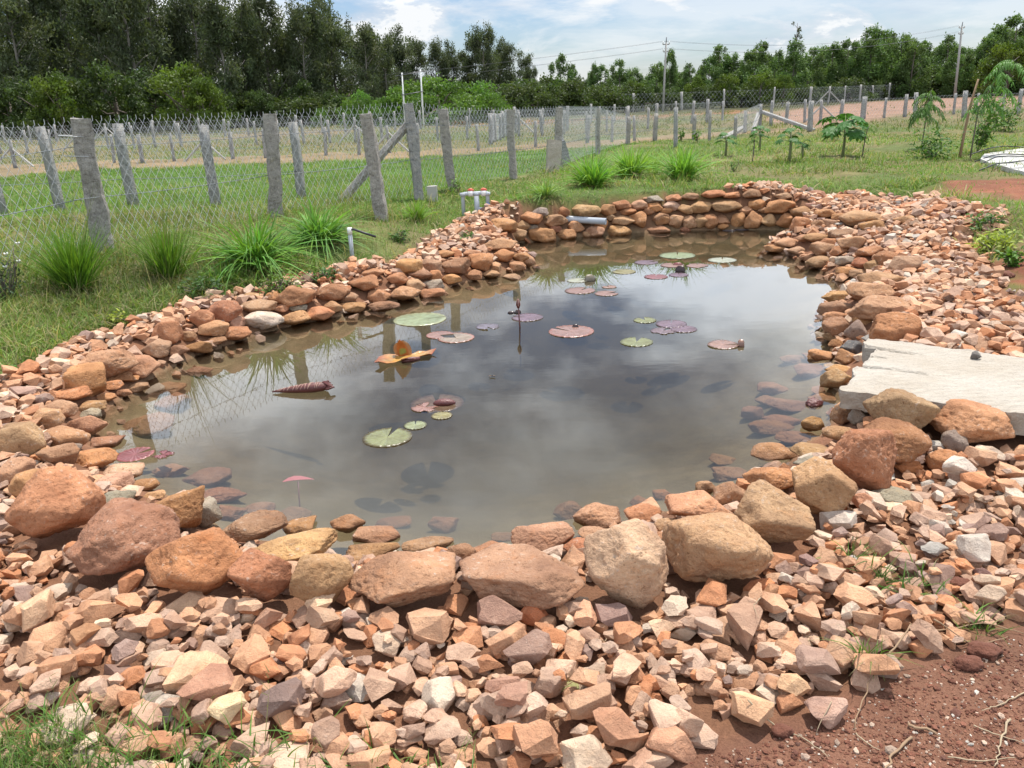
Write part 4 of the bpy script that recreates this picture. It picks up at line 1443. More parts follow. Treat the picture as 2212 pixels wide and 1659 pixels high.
# ------------------------------------------------------------------ trees
def leaf_quads(C, size, r, droop=0.0, aspect=2.4, colr=None):
    """rhombic leaf sprays at C, random attitude"""
    n = len(C)
    d = r.normal(size=(n, 3))
    d[:, 2] = d[:, 2] * (1 - droop * .5) - droop * 1.3
    d /= np.linalg.norm(d, axis=1)[:, None]
    s = np.cross(d, r.normal(size=(n, 3)))
    s /= np.linalg.norm(s, axis=1)[:, None]
    L = size * r.uniform(.6, 1.35, n)[:, None]
    bend = np.cross(d, s) * L * .18
    V = np.stack([C - d * L * .5, C + s * L / aspect * .5 + bend * .3, C + d * L * .5, C - s * L / aspect * .5 + bend], 1).reshape(-1, 3)
    F = np.arange(n * 4).reshape(n, 4)
    return V, F


def crown(clumps, n, size, seed, base, droop=0., aspect=2.4, var=.3, warm=.12):
    """clumps: (centre, radii); leaves spread through each, denser to its outside"""
    r = np.random.default_rng(seed)
    wts = np.array([np.prod(cr) ** .66 for _, cr in clumps])
    cnt = np.maximum((n * wts / wts.sum()).astype(int), 6)
    Cs, cols = [], []
    for (c, rad), k in zip(clumps, cnt):
        d = r.normal(size=(k, 3))
        d /= np.linalg.norm(d, axis=1)[:, None]
        q = r.uniform(0.25, 1, k)[:, None] ** .55
        P = np.array(c) + d * q * np.array(rad) * (1 + .25 * r.normal(size=(k, 1)))
        Cs.append(P)
        tone = np.array(base) * r.uniform(1 - var, 1 + var) * (1 + np.array((r.uniform(-.3, 1), r.uniform(-.2, .5), -.2)) * warm)
        cols.append(tone * r.uniform(.75, 1.25, (k, 1)))
    C, col = np.concatenate(Cs), np.concatenate(cols)
    V, F = leaf_quads(C, size, r, droop, aspect)
    return V, F, np.repeat(col, 4, 0)


def euc(seed, h=10.0, base=(.088, .112, .056), leaves=6000):
    """tall narrow eucalyptus: bare leaning limbs, hanging foliage in tufts with sky between"""
    r = np.random.default_rng(seed)
    parts, clumps = [], []
    bend = r.normal(0, .25, 2)
    tr = [np.array((bend[0] * t * t, bend[1] * t * t, h * .93 * t)) + np.append(r.normal(0, .06, 2), 0) for t in np.linspace(0, 1, 9)]
    tr[0] = np.array((0, 0, -.3))
    parts.append(tube(tr, np.linspace(.17, .03, 9), 6))
    for i in range(24):
        t = r.uniform(.14, .97)
        o = np.array([np.interp(t, np.linspace(0, 1, 9), [q[k] for q in tr]) for k in range(3)])
        a = r.uniform(0, 6.28)
        L = h * (.09 + .11 * (1 - t)) * r.uniform(.7, 1.3)
        e = o + np.array((math.cos(a) * L, math.sin(a) * L, L * r.uniform(.5, 1.3)))
        parts.append(tube([o, (o + e) / 2 + np.array((0, 0, .1)), e], [.05, .035, .015], 4))
        for _ in range(r.integers(2, 4)):
            c = o + (e - o) * r.uniform(.55, 1.15) + r.normal(0, .3, 3)
            clumps.append((c, np.array((r.uniform(.4, .8), r.uniform(.4, .8), r.uniform(.55, 1.15))) * h / 10))
    for _ in range(4):
        clumps.append((tr[-1] + r.normal(0, .35, 3), (.5, .5, .75)))
    V, F, c = crown(clumps, leaves, .30, seed, base, droop=.8, aspect=3.0, var=.4)
    return merge(parts), (V, F, c), h


def broad(seed, h=6.0, w=3.2, base=(.055, .09, .024), leaves=5000, flat=1.0, size=.30, low=.12):
    """dense round-headed tree or thicket"""
    r = np.random.default_rng(seed)
    parts, clumps = [], []
    parts.append(tube([(0, 0, -.3), (r.normal(0, .1), r.normal(0, .1), h * .3), (r.normal(0, .2), r.normal(0, .2), h * .6)], [.2, .16, .08], 6))
    for i in range(30):
        a, e = r.uniform(0, 6.28), r.uniform(low, 1)
        rr = math.sqrt(max(1 - (e * .96) ** 2, 0)) ** .8 * r.uniform(.55, 1.0)
        c = np.array((math.cos(a) * rr * w, math.sin(a) * rr * w, e * h * r.uniform(.82, 1.0) * .9))
        s = r.uniform(.55, 1.15) * w / 3.2
        clumps.append((c, (s, s, s * .72 * flat)))
        if i < 8:
            parts.append(tube([(0, 0, h * r.uniform(.12, .35)), c * np.array((.5, .5, .75)), c], [.08, .05, .02], 4))
    V, F, c = crown(clumps, leaves, size, seed, base, droop=.15, aspect=1.9, var=.34)
    return merge(parts), (V, F, c), h


def cone_tree(seed, h=6.5, w=2.1, base=(.115, .185, .058), leaves=6500):
    """young plantation tree: narrow, pointed, feathery upright shoots"""
    r = np.random.default_rng(seed)
    parts, clumps = [], []
    top = np.array((r.normal(0, .2), r.normal(0, .2), h * .97))
    parts.append(tube([(0, 0, -.3), top * .5 + np.append(r.normal(0, .08, 2), 0), top], [.09, .06, .015], 5))
    for i in range(44):
        t = r.uniform(.02, .98)
        wd = w * (1 - t) ** .48 * (.5 + .5 * min(1, t * 4)) * r.uniform(.45, 1.1)
        a = r.uniform(0, 6.28)
        c = top * t + np.array((math.cos(a) * wd, math.sin(a) * wd, 0))
        c[2] = h * t + wd * .35
        s = r.uniform(.28, .6) * (1.1 - .45 * t)
        clumps.append((c, (s, s, s * 1.6)))
        if i < 12:
            parts.append(tube([top * t - np.array((0, 0, wd * .4)), c], [.03, .012], 4))
    clumps.append((top, (.14, .14, .5)))
    V, F, c = crown(clumps, leaves, .24, seed, base, droop=-.35, aspect=2.6, var=.36)
    return merge(parts), (V, F, c), h


LIB = {}


def lib(kind, made, bark='bark'):
    (tV, tF), (cV, cF, cc), h = made
    LIB.setdefault(kind, []).append((mesh('trunk', tV, tF, M[bark]), mesh('crown', cV, cF, M['leaf'], smooth=False, col=cc), h))


for k in range(5):
    lib('euc', euc(800 + k), 'pale_bark')
for k in range(4):
    lib('broad', broad(820 + k))
for k in range(3):
    lib('yellowgreen', broad(830 + k, base=(.095, .145, .02)))
for k in range(3):
    lib('acacia', broad(840 + k, h=3.4, w=3.8, base=(.10, .19, .034), flat=.62, size=.27, leaves=4600, low=.02))
for k in range(3):
    lib('thicket', broad(850 + k, h=3.2, w=2.8, base=(.065, .095, .028), leaves=3600, low=.0))
for k in range(6):
    lib('cone', cone_tree(860 + k))


def tree(kind, u, dist, vtop, label, seed, wid=1.0, group=None, name='tree', cat='tree'):
    r = np.random.default_rng(seed)
    d = ray(u, 230)
    k = dist / d[1]
    x, y = d[0] * k, d[1] * k
    z0 = T(x, y)
    dt = ray(u, vtop)
    h = HCAM + dt[2] * dist / dt[1] - z0
    tm, cm, h0 = LIB[kind][seed % len(LIB[kind])]
    s = h / h0
    root = tag(empty(name, (x, y, z0)), label, cat, group)
    root.rotation_euler = (0, 0, r.uniform(0, 6.28))
    sx = s * wid * r.uniform(.9, 1.12)
    root.scale = (sx, sx, s)
    link('trunk', tm, root)
    link('crown', cm, root)
    return root


def row(kind, items, what, where, group, seed, name, cat='tree'):
    """items (u, dist, vtop, width)"""
    items = sorted(items)
    for i, (u, dist, vt, wd) in enumerate(items):
        tree(kind, u, dist, vt, f"{what}, {ORD(i + 1)} {where}", seed + i, wd, group, name, cat)


rt = np.random.default_rng(5)
jit = lambda a, s: a + rt.uniform(-s, s)
# the tall dark grove on the left: front line, then a line behind it
SKY_L = [(-120, -150), (0, 45), (60, -10), (110, -60), (170, -90), (230, -40), (300, -120), (360, -30), (395, 25), (440, -20), (490, -20), (540, 15), (585, -15), (630, 55), (675, 20), (700, 5), (740, 10), (790, 45), (840, 78)]
row('euc', [(jit(u, 10), jit(64, 4), jit(v, 8), .95) for u, v in SKY_L], 'front-line tall grey-green eucalyptus', 'from left in the left grove', 'front line of tall trees in the left grove', 900, 'eucalyptus')
row('euc', [(u, jit(78, 5), np.interp(u, [a for a, _ in SKY_L], [b for _, b in SKY_L]) + rt.uniform(15, 60), 1.15) for u in range(-90, 860, 44)], 'rear-line dark eucalyptus', 'from left in the left grove', 'back line of tall trees in the left grove', 940, 'eucalyptus')
row('euc', [(u, jit(92, 4), v, .9) for u, v in ((815, 66), (858, 62), (905, 84), (945, 98), (985, 92), (1030, 74), (1050, 66), (1083, 86), (1105, 92), (1138, 120), (1150, 150), (880, 100), (965, 120), (1060, 110), (1010, 110))],
    'slender eucalyptus with sky between branches', 'from left at the grove end', 'slender trees at the thinning end of the grove', 980, 'eucalyptus')
row('broad', [(20, 54, 165, 1.1), (95, 52, 135, .9), (165, 55, 150, .9), (250, 51, 120, 1.0), (330, 54, 132, .9), (470, 56, 170, .9), (-60, 52, 150, 1.0), (560, 58, 185, .8), (650, 60, 165, .9), (720, 60, 190, .8)],
    'round dark bushy tree below the eucalyptus', 'from left behind the fence', 'dark bushy trees under the left grove', 1020, 'bushy_tree')
row('yellowgreen', [(130, 50, 140, .75), (400, 50, 118, 1.0), (440, 49, 160, .7)], 'yellow-green sunlit bushy tree', 'from left among the dark grove', 'yellow-green trees in the left grove', 1040, 'bushy_tree')
row('acacia', [(800, 50, 196, .8), (875, 52, 178, .95), (945, 50, 163, 1.0), (1010, 52, 178, 1.0), (1060, 51, 196, .8), (690, 52, 232, .6), (760, 50, 215, .7)],
    'low spreading bright green feathery bush', 'from left by the twin poles', 'bright feathery bushes', 1060, 'feathery_bush', 'bush')
row('thicket', [(1075, 66, 178, 1.1), (1120, 64, 172, 1.0), (1165, 62, 185, 1.0), (1205, 63, 178, 1.0), (1250, 64, 172, 1.0), (1165, 75, 165, .8), (1290, 66, 185, .9)],
    'dark rounded thicket', 'from the feathery bushes to the slim pole', 'dark thickets in the middle', 1080, 'thicket', 'bush')
row('cone', [(1213, 74, 118, 1.0), (1238, 76, 140, .9), (1283, 80, 142, .8), (1447, 84, 112, .75), (1420, 86, 138, .7)], 'small upright tree standing above the thickets', 'from left in the skyline gap', 'lone small trees in the gap', 1100, 'young_tree')
row('broad', [(u, jit(71, 2), jit(150, 22), 1.25) for u in range(-110, 800, 62)], 'dark bushy tree filling the gaps', 'from left behind the front trunks', 'undergrowth of the left grove', 1300, 'bushy_tree')
row('thicket', [(u, jit(60, 2), jit(205, 8), 1.35) for u in range(-110, 800, 58)], 'dark undergrowth bush', 'from left along the left grove', 'bushes at the foot of the left grove', 1330, 'scrub_bush', 'bush')
row('broad', [(u, jit(100, 3), jit(170, 8), 1.5) for u in range(830, 1330, 50)], 'distant dark tree', 'from left behind the grove end', 'distant trees in the middle', 1360, 'bushy_tree')
SKY_R = [(1300, 150), (1340, 138), (1375, 150), (1410, 140), (1455, 148), (1490, 138), (1525, 128), (1555, 98), (1585, 125), (1625, 110), (1640, 88), (1670, 115), (1705, 100), (1735, 108), (1765, 110), (1795, 92), (1830, 88), (1850, 100), (1875, 62), (1905, 70),
         (1940, 78), (1955, 85), (1985, 94), (2035, 75), (2055, 100), (2100, 84), (2120, 86), (2150, 60), (2185, 40), (2210, 32), (2250, 20), (2300, 20)]
row('cone', [(jit(u, 6), jit(82, 5), jit(v, 5), jit(1.25, .15)) for u, v in SKY_R], 'upright feathery young tree', 'from left in the plantation front', 'front line of the right plantation', 1120, 'plantation_tree')
row('cone', [(u, jit(92, 3), np.interp(u, [a for a, _ in SKY_R], [b for _, b in SKY_R]) + rt.uniform(12, 28), 1.5) for u in range(1300, 2320, 30)], 'dark upright young tree', 'from left in the plantation back line', 'back line of the right plantation', 1160, 'plantation_tree')
row('yellowgreen', [(1570, 68, 150, .85), (1640, 68, 145, .9), (1690, 67, 158, .8), (1500, 70, 158, .8), (1370, 68, 165, .8), (2170, 70, 75, .9)], 'broad yellow-green tree', 'from left before the right plantation', 'broad trees before the right plantation', 1200, 'bushy_tree')
row('thicket', [(1330, 66, 185, 1.0), (1390, 68, 180, 1.0), (1450, 67, 188, 1.0), (1525, 69, 184, 1.0), (1600, 68, 188, 1.0), (1740, 72, 180, 1.0), (1830, 76, 168, 1.1), (1930, 80, 160, 1.1), (2010, 80, 158, 1.0), (2100, 82, 150, 1.1), (2190, 82, 145, 1.1), (1880, 78, 175, .8)],
    'low dark scrub', 'from left at the plantation foot', 'dark scrub at the foot of the right plantation', 1220, 'scrub_bush', 'bush')
# a tall thin nearly bare tree above the plantation
d = ray(1719, 100)
b = np.array((d[0] * 88 / d[1], 88.0, 0.5))
root = tag(empty('bare_tree', b), 'thin sparse tree with few leaves rising highest above the right plantation', 'tree')
r9 = np.random.default_rng(99)
parts, cl = [tube([(0, 0, -.2), (.1, 0, 4), (0, 0, 7.4)], [.08, .06, .02], 5)], []
for k in range(9):
    z = r9.uniform(4.6, 7.4)
    e = np.array((r9.uniform(-1.1, 1.1), r9.uniform(-1, 1), z + r9.uniform(.2, .7)))
    parts.append(tube([(0.05, 0, z - .3), e], [.025, .01], 4))
    cl.append((e, (.16, .16, .22)))
V, F = merge(parts)
obj('trunk', V, F, M['bark'], root)
V, F, c = crown(cl, 170, .22, 9, (.07, .085, .045), .3)
obj('crown', V, F, M['leaf'], root, smooth=False, col=c)
# ------------------------------------------------------------------ grasses and garden plants
def blade_strips(P, dirs, L, wid, curve, segs, col, r, tipcol=1.0):
    """arched blades: P roots (n,3), dirs unit start directions, curve how far the tip falls over"""
    n = len(P)
    t = np.linspace(0, 1, segs + 1)
    side = np.cross(dirs, np.array((0, 0, 1.0)))
    side += 1e-4
    side /= np.linalg.norm(side, axis=1)[:, None]
    tw = r.normal(0, .5, n)[:, None]
    side = side * np.cos(tw) + np.cross(side, dirs) * np.sin(tw)
    out = dirs * np.array((1, 1, 0.0))
    out /= np.linalg.norm(out, axis=1)[:, None] + 1e-6
    ctr = P[:, None] + dirs[:, None] * (L[:, None] * t)[..., None]
    fall = (L * curve)[:, None] * t ** 2.2
    ctr = ctr + out[:, None] * (fall * .55)[..., None] - np.array((0, 0, 1.0)) * (fall * .85)[..., None]
    w = wid[:, None] * np.minimum(1.0, (1 - t) * 1.8) ** .8 * .5
    w = np.maximum(w, wid[:, None] * 0.04)
    A, B = ctr + side[:, None] * w[..., None], ctr - side[:, None] * w[..., None]
    V = np.stack([A, B], 2).reshape(n, -1, 3)
    m = 2 * (segs + 1)
    i = np.arange(n)[:, None] * m
    Fs = []
    for k in range(segs):
        Fs.append(np.stack([i[:, 0] + 2 * k, i[:, 0] + 2 * k + 1, i[:, 0] + 2 * k + 3, i[:, 0] + 2 * k + 2], 1))
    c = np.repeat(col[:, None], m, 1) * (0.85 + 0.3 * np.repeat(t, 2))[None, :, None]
    return V.reshape(-1, 3), np.concatenate(Fs), c.reshape(-1, 3)


def cone_dirs(n, r, tmin, tmax):
    a = r.uniform(0, 6.283, n)
    th = np.radians(r.uniform(tmin, tmax, n))
    return np.stack([np.cos(a) * np.sin(th), np.sin(a) * np.sin(th), np.cos(th)], 1)


def tuft(u, v, hpx, wpx, n, label, seed, base, curve=.5, wid=.012, stalks=0, group=None, spread=1.0, tmax=48):
    r = np.random.default_rng(seed)
    p, dep = hit(u, v)
    H, Wd = hpx * 1.18 / FOC * dep, wpx / FOC * dep
    root = tag(empty('grass_tuft', p), label, 'grass tuft', group)
    q = r.normal(0, .2, (n, 3)) * Wd * .35
    q[:, 2] = -.02
    d = cone_dirs(n, r, 2, tmax)
    d[:, :2] += q[:, :2] / (Wd * .35) * .6
    d /= np.linalg.norm(d, axis=1)[:, None]
    L = H * r.uniform(.55, 1.18, n)
    col = np.array(base) * 1.45 * r.uniform(.65, 1.35, (n, 1)) * (1 + r.uniform(-.1, .25, (n, 1)) * np.array((1.4, .4, -.6)))
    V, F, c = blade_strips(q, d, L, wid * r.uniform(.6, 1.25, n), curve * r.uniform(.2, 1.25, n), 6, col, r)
    obj('blades', V, F, M['grass'], root, smooth=False, col=c)
    if stalks:
        d = cone_dirs(stalks, r, 3, 26)
        V, F, c = blade_strips(r.normal(0, .05, (stalks, 3)) * (1, 1, 0), d, H * r.uniform(1.2, 1.75, stalks), np.full(stalks, .007), r.uniform(0, .25, stalks), 5,
                               np.array((.16, .19, .06)) * r.uniform(.7, 1.4, (stalks, 1)), r)
        obj('flower_stalks', V, F, M['grass'], root, smooth=False, col=c)
    # dead leaves at the foot
    k = n // 5
    V, F, c = blade_strips(r.normal(0, .25, (k, 3)) * Wd * .3 * np.array((1, 1, 0)), cone_dirs(k, r, 50, 85), H * r.uniform(.25, .5, k), np.full(k, wid * .8), np.full(k, .3), 4,
                           np.array((.30, .24, .11)) * r.uniform(.6, 1.2, (k, 1)), r)
    obj('dead_leaves', V, F, M['grass'], root, smooth=False, col=c)
    return root


G_L = (.075, .165, .028)
G_D = (.06, .125, .022)
tuft(168, 625, 140, 150, 560, 'leftmost big grass tuft, upright fine dark green blades before the thick stone post', 11, (.07, .145, .02), .22, .0075, 14, tmax=40)
tuft(368, 600, 120, 120, 330, 'grass tuft with tall thin seed stalks, second from the left', 12, (.075, .15, .022), .22, .008, 22, tmax=40)
tuft(555, 575, 135, 180, 430, 'widest dark green lemongrass tuft with arching leaves, left of the pipe stub', 13, (.085, .19, .035), .85, .019, tmax=60)
tuft(690, 525, 108, 165, 340, 'lemongrass tuft with arching leaves right behind the widest one', 14, (.095, .20, .045), .85, .019, tmax=60)
tuft(900, 478, 56, 60, 170, 'small fresh grass tuft between the fence posts and the tap pipes', 15, (.11, .21, .035), .5, .01)
tuft(1178, 425, 55, 70, 150, 'low loose grass tuft, leftmost of those behind the pond head', 16, (.13, .22, .06), .7, .012, tmax=60)
tuft(1280, 405, 88, 100, 330, 'bright lemongrass tuft behind the pond head, in front of the leaning dark stone', 17, (.115, .235, .04), .6, .018)
tuft(1363, 385, 78, 90, 330, 'bright lemongrass tuft, middle one of three behind the pond head', 18, (.125, .24, .045), .6, .018)
tuft(1474, 390, 88, 110, 340, 'bright lemongrass tuft, rightmost of three behind the pond head', 19, (.12, .24, .045), .6, .018)
tuft(1408, 375, 60, 90, 160, 'loose yellow-green grass clump between the middle and right lemongrass', 20, (.15, .24, .045), .4, .01)
tuft(1290, 385, 40, 90, 120, 'grass clump at the back foot of the lemongrass by the fence', 22, (.11, .2, .04), .4, .01)
tuft(470, 615, 62, 110, 190, 'low weedy grass clump between the seed stalk tuft and the wide lemongrass', 23, (.075, .15, .03), .6, .01, tmax=70)


def leaf_shape(L, Wd, n=5, fold=.15, droop=.3):
    """a single pointed leaf along +Y from the origin"""
    t = np.linspace(0, 1, n)
    w = np.sin(np.pi * np.clip(t, .02, .98) ** .8) * Wd / 2
    z = -droop * L * t ** 2
    V = np.concatenate([np.stack([-w, t * L, z + fold * w], 1), np.stack([0 * t, t * L, z], 1), np.stack([w, t * L, z + fold * w], 1)])
    F = []
    for k in range(n - 1):
        F += [(k, n + k, n + k + 1, k + 1), (n + k, 2 * n + k, 2 * n + k + 1, n + k + 1)]
    return V, F


def papaya_leaf(R, seed):
    """deeply lobed hand-shaped leaf, stalk end at the origin, lobes drooping"""
    r = np.random.default_rng(seed)
    parts = []
    for k, a in enumerate(np.linspace(-2.3, 2.3, 7)):
        L = R * (1 - .16 * abs(a)) * r.uniform(.9, 1.1)
        V, F = leaf_shape(L, L * .40, 5, .1, .35)
        # side lobes
        for sg in (-1, 1):
            V2, F2 = leaf_shape(L * .45, L * .2, 4, .1, .3)
            V2 = V2 @ rotm(0, 0, sg * .75).T + np.array((0, L * .45, -.07 * L))
            V, F = merge([(V, F), (V2, F2)])
        parts.append((V @ rotm(0, 0, a).T, F))
    return merge(parts)


def papaya(u, v, hpx, wpx, label, seed, nleaf=9):
    r = np.random.default_rng(seed)
    p, dep = hit(u, v)
    H, Wd = hpx / FOC * dep, wpx / FOC * dep
    root = tag(empty('papaya_plant', p), label, 'papaya plant', 'young papaya plants on the right lawn')
    V, F = tube([(0, 0, -.05), (.01, 0, H * .45), (0, .01, H * .85)], [.03, .024, .016], 7)
    obj('stem', V, F, mat_stem, root)
    for k in range(nleaf):
        a = k * 2.4 + r.uniform(-.3, .3)
        z = H * (.55 + .33 * k / nleaf)
        up = .15 + .55 * k / nleaf
        L = Wd * .30 * r.uniform(.8, 1.1)
        b = np.array((0, 0, z))
        e = b + L * np.array((math.cos(a), math.sin(a), up))
        R = Wd * .27 * r.uniform(.85, 1.1)
        lV, lF = papaya_leaf(R, seed * 31 + k)
        lV = lV @ rotm(-.35, r.normal(0, .2), a - math.pi / 2).T + e
        c = np.array((.055, .15, .03)) * r.uniform(.8, 1.35)
        lf = obj('leaf', lV, lF, M['plant'], root, smooth=False, col=np.broadcast_to(c, lV.shape))
        sV, sF = tube([b, (b + e) / 2 + np.array((0, 0, .02)), e], .006, 4)
        obj('leaf_stalk', sV, sF, mat_stem, lf)


mat_stem = plain_mat('green_stem', (.17, .19, .08), .7, .3, 10)
papaya(1820, 338, 74, 118, 'biggest young papaya plant with broad dark hand-shaped leaves', 31, 12)
papaya(1704, 352, 74, 66, 'slim papaya plant left of the biggest one, standing nearest the pond', 32, 9)
papaya(1640, 325, 50, 48, 'small papaya plant below the fence corner', 33, 8)
papaya(1567, 336, 46, 52, 'low papaya plant at the left end of the row, among weeds', 34, 8)
papaya(1731, 345, 42, 36, 'smallest papaya plant, right beside the slim one', 35, 6)


def leafy(u, v, hpx, wpx, n, label, seed, base, leaf=.05, name='leafy_shrub', cat='shrub', group=None, aspect=.45, stems=6, low=.15, flowers=0, mat='plant'):
    """small shrub of separate leaves on thin stems"""
    r = np.random.default_rng(seed)
    p, dep = hit(u, v)
    H, Wd = hpx / FOC * dep, wpx / FOC * dep
    root = tag(empty(name, p), label, cat, group)
    parts, ends = [], []
    for k in range(stems):
        a = r.uniform(0, 6.28)
        e = np.array((math.cos(a) * Wd * .42 * r.uniform(.3, 1), math.sin(a) * Wd * .42 * r.uniform(.3, 1), H * r.uniform(.55, 1)))
        mid = e * np.array((.45, .45, .55)) + np.append(r.normal(0, .03, 2), 0)
        parts.append(tube([(0, 0, -.03), mid, e], [.007, .005, .003], 4))
        ends.append((mid, e))
    V, F = merge(parts)
    obj('stems', V, F, M['bark'], root)
    LV, LF = leaf_shape(1, aspect, 4, .2, .25)
    LF = np.array(LF)
    Vs, Fs, Cs, nv = [], [], [], 0
    for k in range(n):
        mid, e = ends[r.integers(0, len(ends))]
        t = r.uniform(low, 1.05)
        c = (e * t if t < .5 else mid + (e - mid) * (t - .3)) + r.normal(0, Wd * .10, 3)
        c[2] = max(c[2], .01)
        q = LV * leaf * r.uniform(.6, 1.3) @ rotm(r.normal(.1, .5), r.normal(0, .4), r.uniform(0, 6.28)).T + c
        Vs.append(q)
        Fs.append(LF + nv)
        Cs.append(np.broadcast_to(np.array(base) * r.uniform(.6, 1.45), q.shape))
        nv += len(q)
    obj('foliage', np.concatenate(Vs), np.concatenate(Fs), M[mat], root, smooth=False, col=np.concatenate(Cs))
    for k in range(flowers):
        mid, e = ends[k % len(ends)]
        c = e + r.normal(0, .03, 3)
        ps = []
        for j in range(5):
            V2, F2 = leaf_shape(.03, .022, 4, .3, -.3)
            ps.append((V2 @ rotm(.5, 0, j * 1.257).T + c, F2))
        V, F = merge(ps)
        obj('flower', V, F, M['petal'], root, smooth=False)
    return root


leafy(18, 650, 115, 120, 260, 'dark twiggy shrub with white blossoms at the left edge', 51, (.06, .10, .045), .035, 'flowering_shrub', 'shrub', stems=12, flowers=7)
leafy(2170, 285, 72, 120, 560, 'dense green bush at the right behind the staked sapling', 52, (.08, .16, .03), .09)
leafy(2110, 330, 120, 95, 460, 'leafy green bush right of the wooden stake', 53, (.10, .2, .03), .10)
leafy(2010, 345, 52, 150, 520, 'low dark green bush left of the wooden stake', 54, (.075, .16, .03), .08)
leafy(1470, 305, 28, 26, 60, 'little leafy bush against the fence, right of the lemongrass', 55, (.10, .2, .03), .10, stems=4)
leafy(1506, 308, 30, 30, 60, 'leafy sprig at the fence near the plastic-wrapped post', 56, (.11, .2, .03), .10, stems=4)
leafy(1585, 370, 30, 22, 70, 'small seedling alone on the lawn below the papaya row', 57, (.13, .24, .05), .05, 'seedling', 'seedling', stems=3)
leafy(2150, 548, 36, 120, 420, 'yellow-green creeping plant on the gravel edge at the right', 58, (.30, .36, .06), .06, 'creeping_plant', 'creeper', stems=9)
leafy(2185, 575, 40, 60, 160, 'green leafy weed beside the creeping plant at the right edge', 59, (.10, .2, .03), .06, 'creeping_plant', 'creeper', stems=7)
leafy(2125, 500, 36, 90, 260, 'low green weed patch at the gravel edge on the far right', 60, (.09, .17, .035), .06, 'weed_patch', 'weed', stems=8)
leafy(600, 635, 36, 120, 380, 'leafy weeds with yellow tips below the wide lemongrass', 61, (.13, .2, .04), .045, 'weed_patch', 'weed', stems=9)
leafy(250, 700, 26, 60, 200, 'yellow-green weed cushion at the gravel edge, left bank', 62, (.3, .34, .06), .04, 'weed_patch', 'weed', stems=7)
leafy(700, 610, 30, 90, 260, 'dark leafy ground weeds right of the yellow-tipped weeds', 63, (.07, .14, .035), .05, 'weed_patch', 'weed', stems=8)
leafy(430, 640, 34, 150, 420, 'dark creeping weeds below the seed stalk tuft', 64, (.06, .115, .03), .045, 'weed_patch', 'weed', stems=9)
leafy(860, 520, 22, 60, 160, 'small green weeds at the gravel edge right of the pipe stub', 65, (.09, .17, .04), .045, 'weed_patch', 'weed', stems=6)
leafy(1010, 522, 22, 46, 110, 'green weed growing out of the gravel by the spit', 66, (.09, .17, .04), .04, 'weed_patch', 'weed', stems=5)
leafy(985, 420, 34, 44, 110, 'leafy weed at the foot of a brown fence post by the tap pipes', 67, (.12, .22, .04), .05, 'weed_patch', 'weed', stems=5)
leafy(40, 815, 22, 60, 130, 'green weed at the gravel edge, left picture edge', 68, (.1, .2, .04), .04, 'weed_patch', 'weed', stems=6)
leafy(1800, 305, 40, 24, 40, 'pair of upright pointed shoots right of the biggest papaya', 69, (.16, .25, .05), .25, 'seedling', 'seedling', aspect=.2, stems=2)


def feather_sapling(u, v, hpx, label, seed, drift, nfr=9, base=(.085, .17, .04), fl=1.0):
    """thin sapling with hanging feathery fronds"""
    r = np.random.default_rng(seed)
    p, dep = hit(u, v)
    H = hpx / FOC * dep
    root = tag(empty('feathery_sapling', p), label, 'sapling')
    topp = np.array((drift * H, 0, H))
    stem = [np.array((0, 0, -.05)), np.array((.02, 0, H * .5)), topp * np.array((.5, 1, .85)), topp]
    V, F = tube(stem, [.014, .011, .008, .004], 5)
    obj('stem', V, F, M['bark'], root)
    for k in range(nfr):
        t = r.uniform(.5, 1)
        b = np.array([np.interp(t, (0, .5, .85, 1), [q[i] for q in stem]) for i in range(3)])
        a = r.uniform(0, 6.28)
        L = H * .30 * fl * r.uniform(.7, 1.2)
        e1 = b + np.array((math.cos(a), math.sin(a), .35)) * L * .5
        e2 = e1 + np.array((math.cos(a) * .25, math.sin(a) * .25, -.75)) * L * .8
        ctr = np.array([b * (1 - s) ** 2 + 2 * e1 * s * (1 - s) + e2 * s * s for s in np.linspace(0, 1, 9)])
        parts = [tube(ctr, .004, 3)]
        nl = 26
        for j in range(nl):
            s = (j + 1) / nl
            c = np.array([np.interp(s, np.linspace(0, 1, 9), ctr[:, i]) for i in range(3)])
            V2, F2 = leaf_shape(L * .26 * r.uniform(.7, 1.2), L * .055, 4, .1, .5)
            parts.append((V2 @ rotm(-.5, 0, a + (1.2 if j % 2 else -1.2) - 1.57 + r.normal(0, .3)).T + c, F2))
        V, F = merge(parts)
        obj('frond', V, F, M['plant'], root, smooth=False, col=np.broadcast_to(np.array(base) * r.uniform(.75, 1.35), V.shape))


feather_sapling(1990, 322, 120, 'sapling with hanging feathery fronds, left of the wooden stake', 71, .05, 22, (.10, .19, .045), 1.35)
feather_sapling(1862, 340, 66, 'thin sapling with pale fine leaves right of the biggest papaya', 72, .15, 7, (.16, .25, .06))
feather_sapling(1625, 350, 60, 'wispy pale green sapling between two papaya plants', 73, .05, 8, (.15, .25, .06))
feather_sapling(2095, 345, 205, 'tall arching sapling tied to the wooden stake', 74, .35, 18, (.10, .21, .045), 1.0)
p, dep = hit(2072, 342)
H = 160 / FOC * dep
V, F = tube([(0, 0, -.1), (.03, 0, H * .35), (.07, .0, H * .7), (.14, 0, H)], [.026, .024, .02, .015], 7)
tag(obj('wooden_stake', V, F, M['twig'], loc=p), 'tall crooked wooden stake on the right lawn supporting a sapling', 'stake')

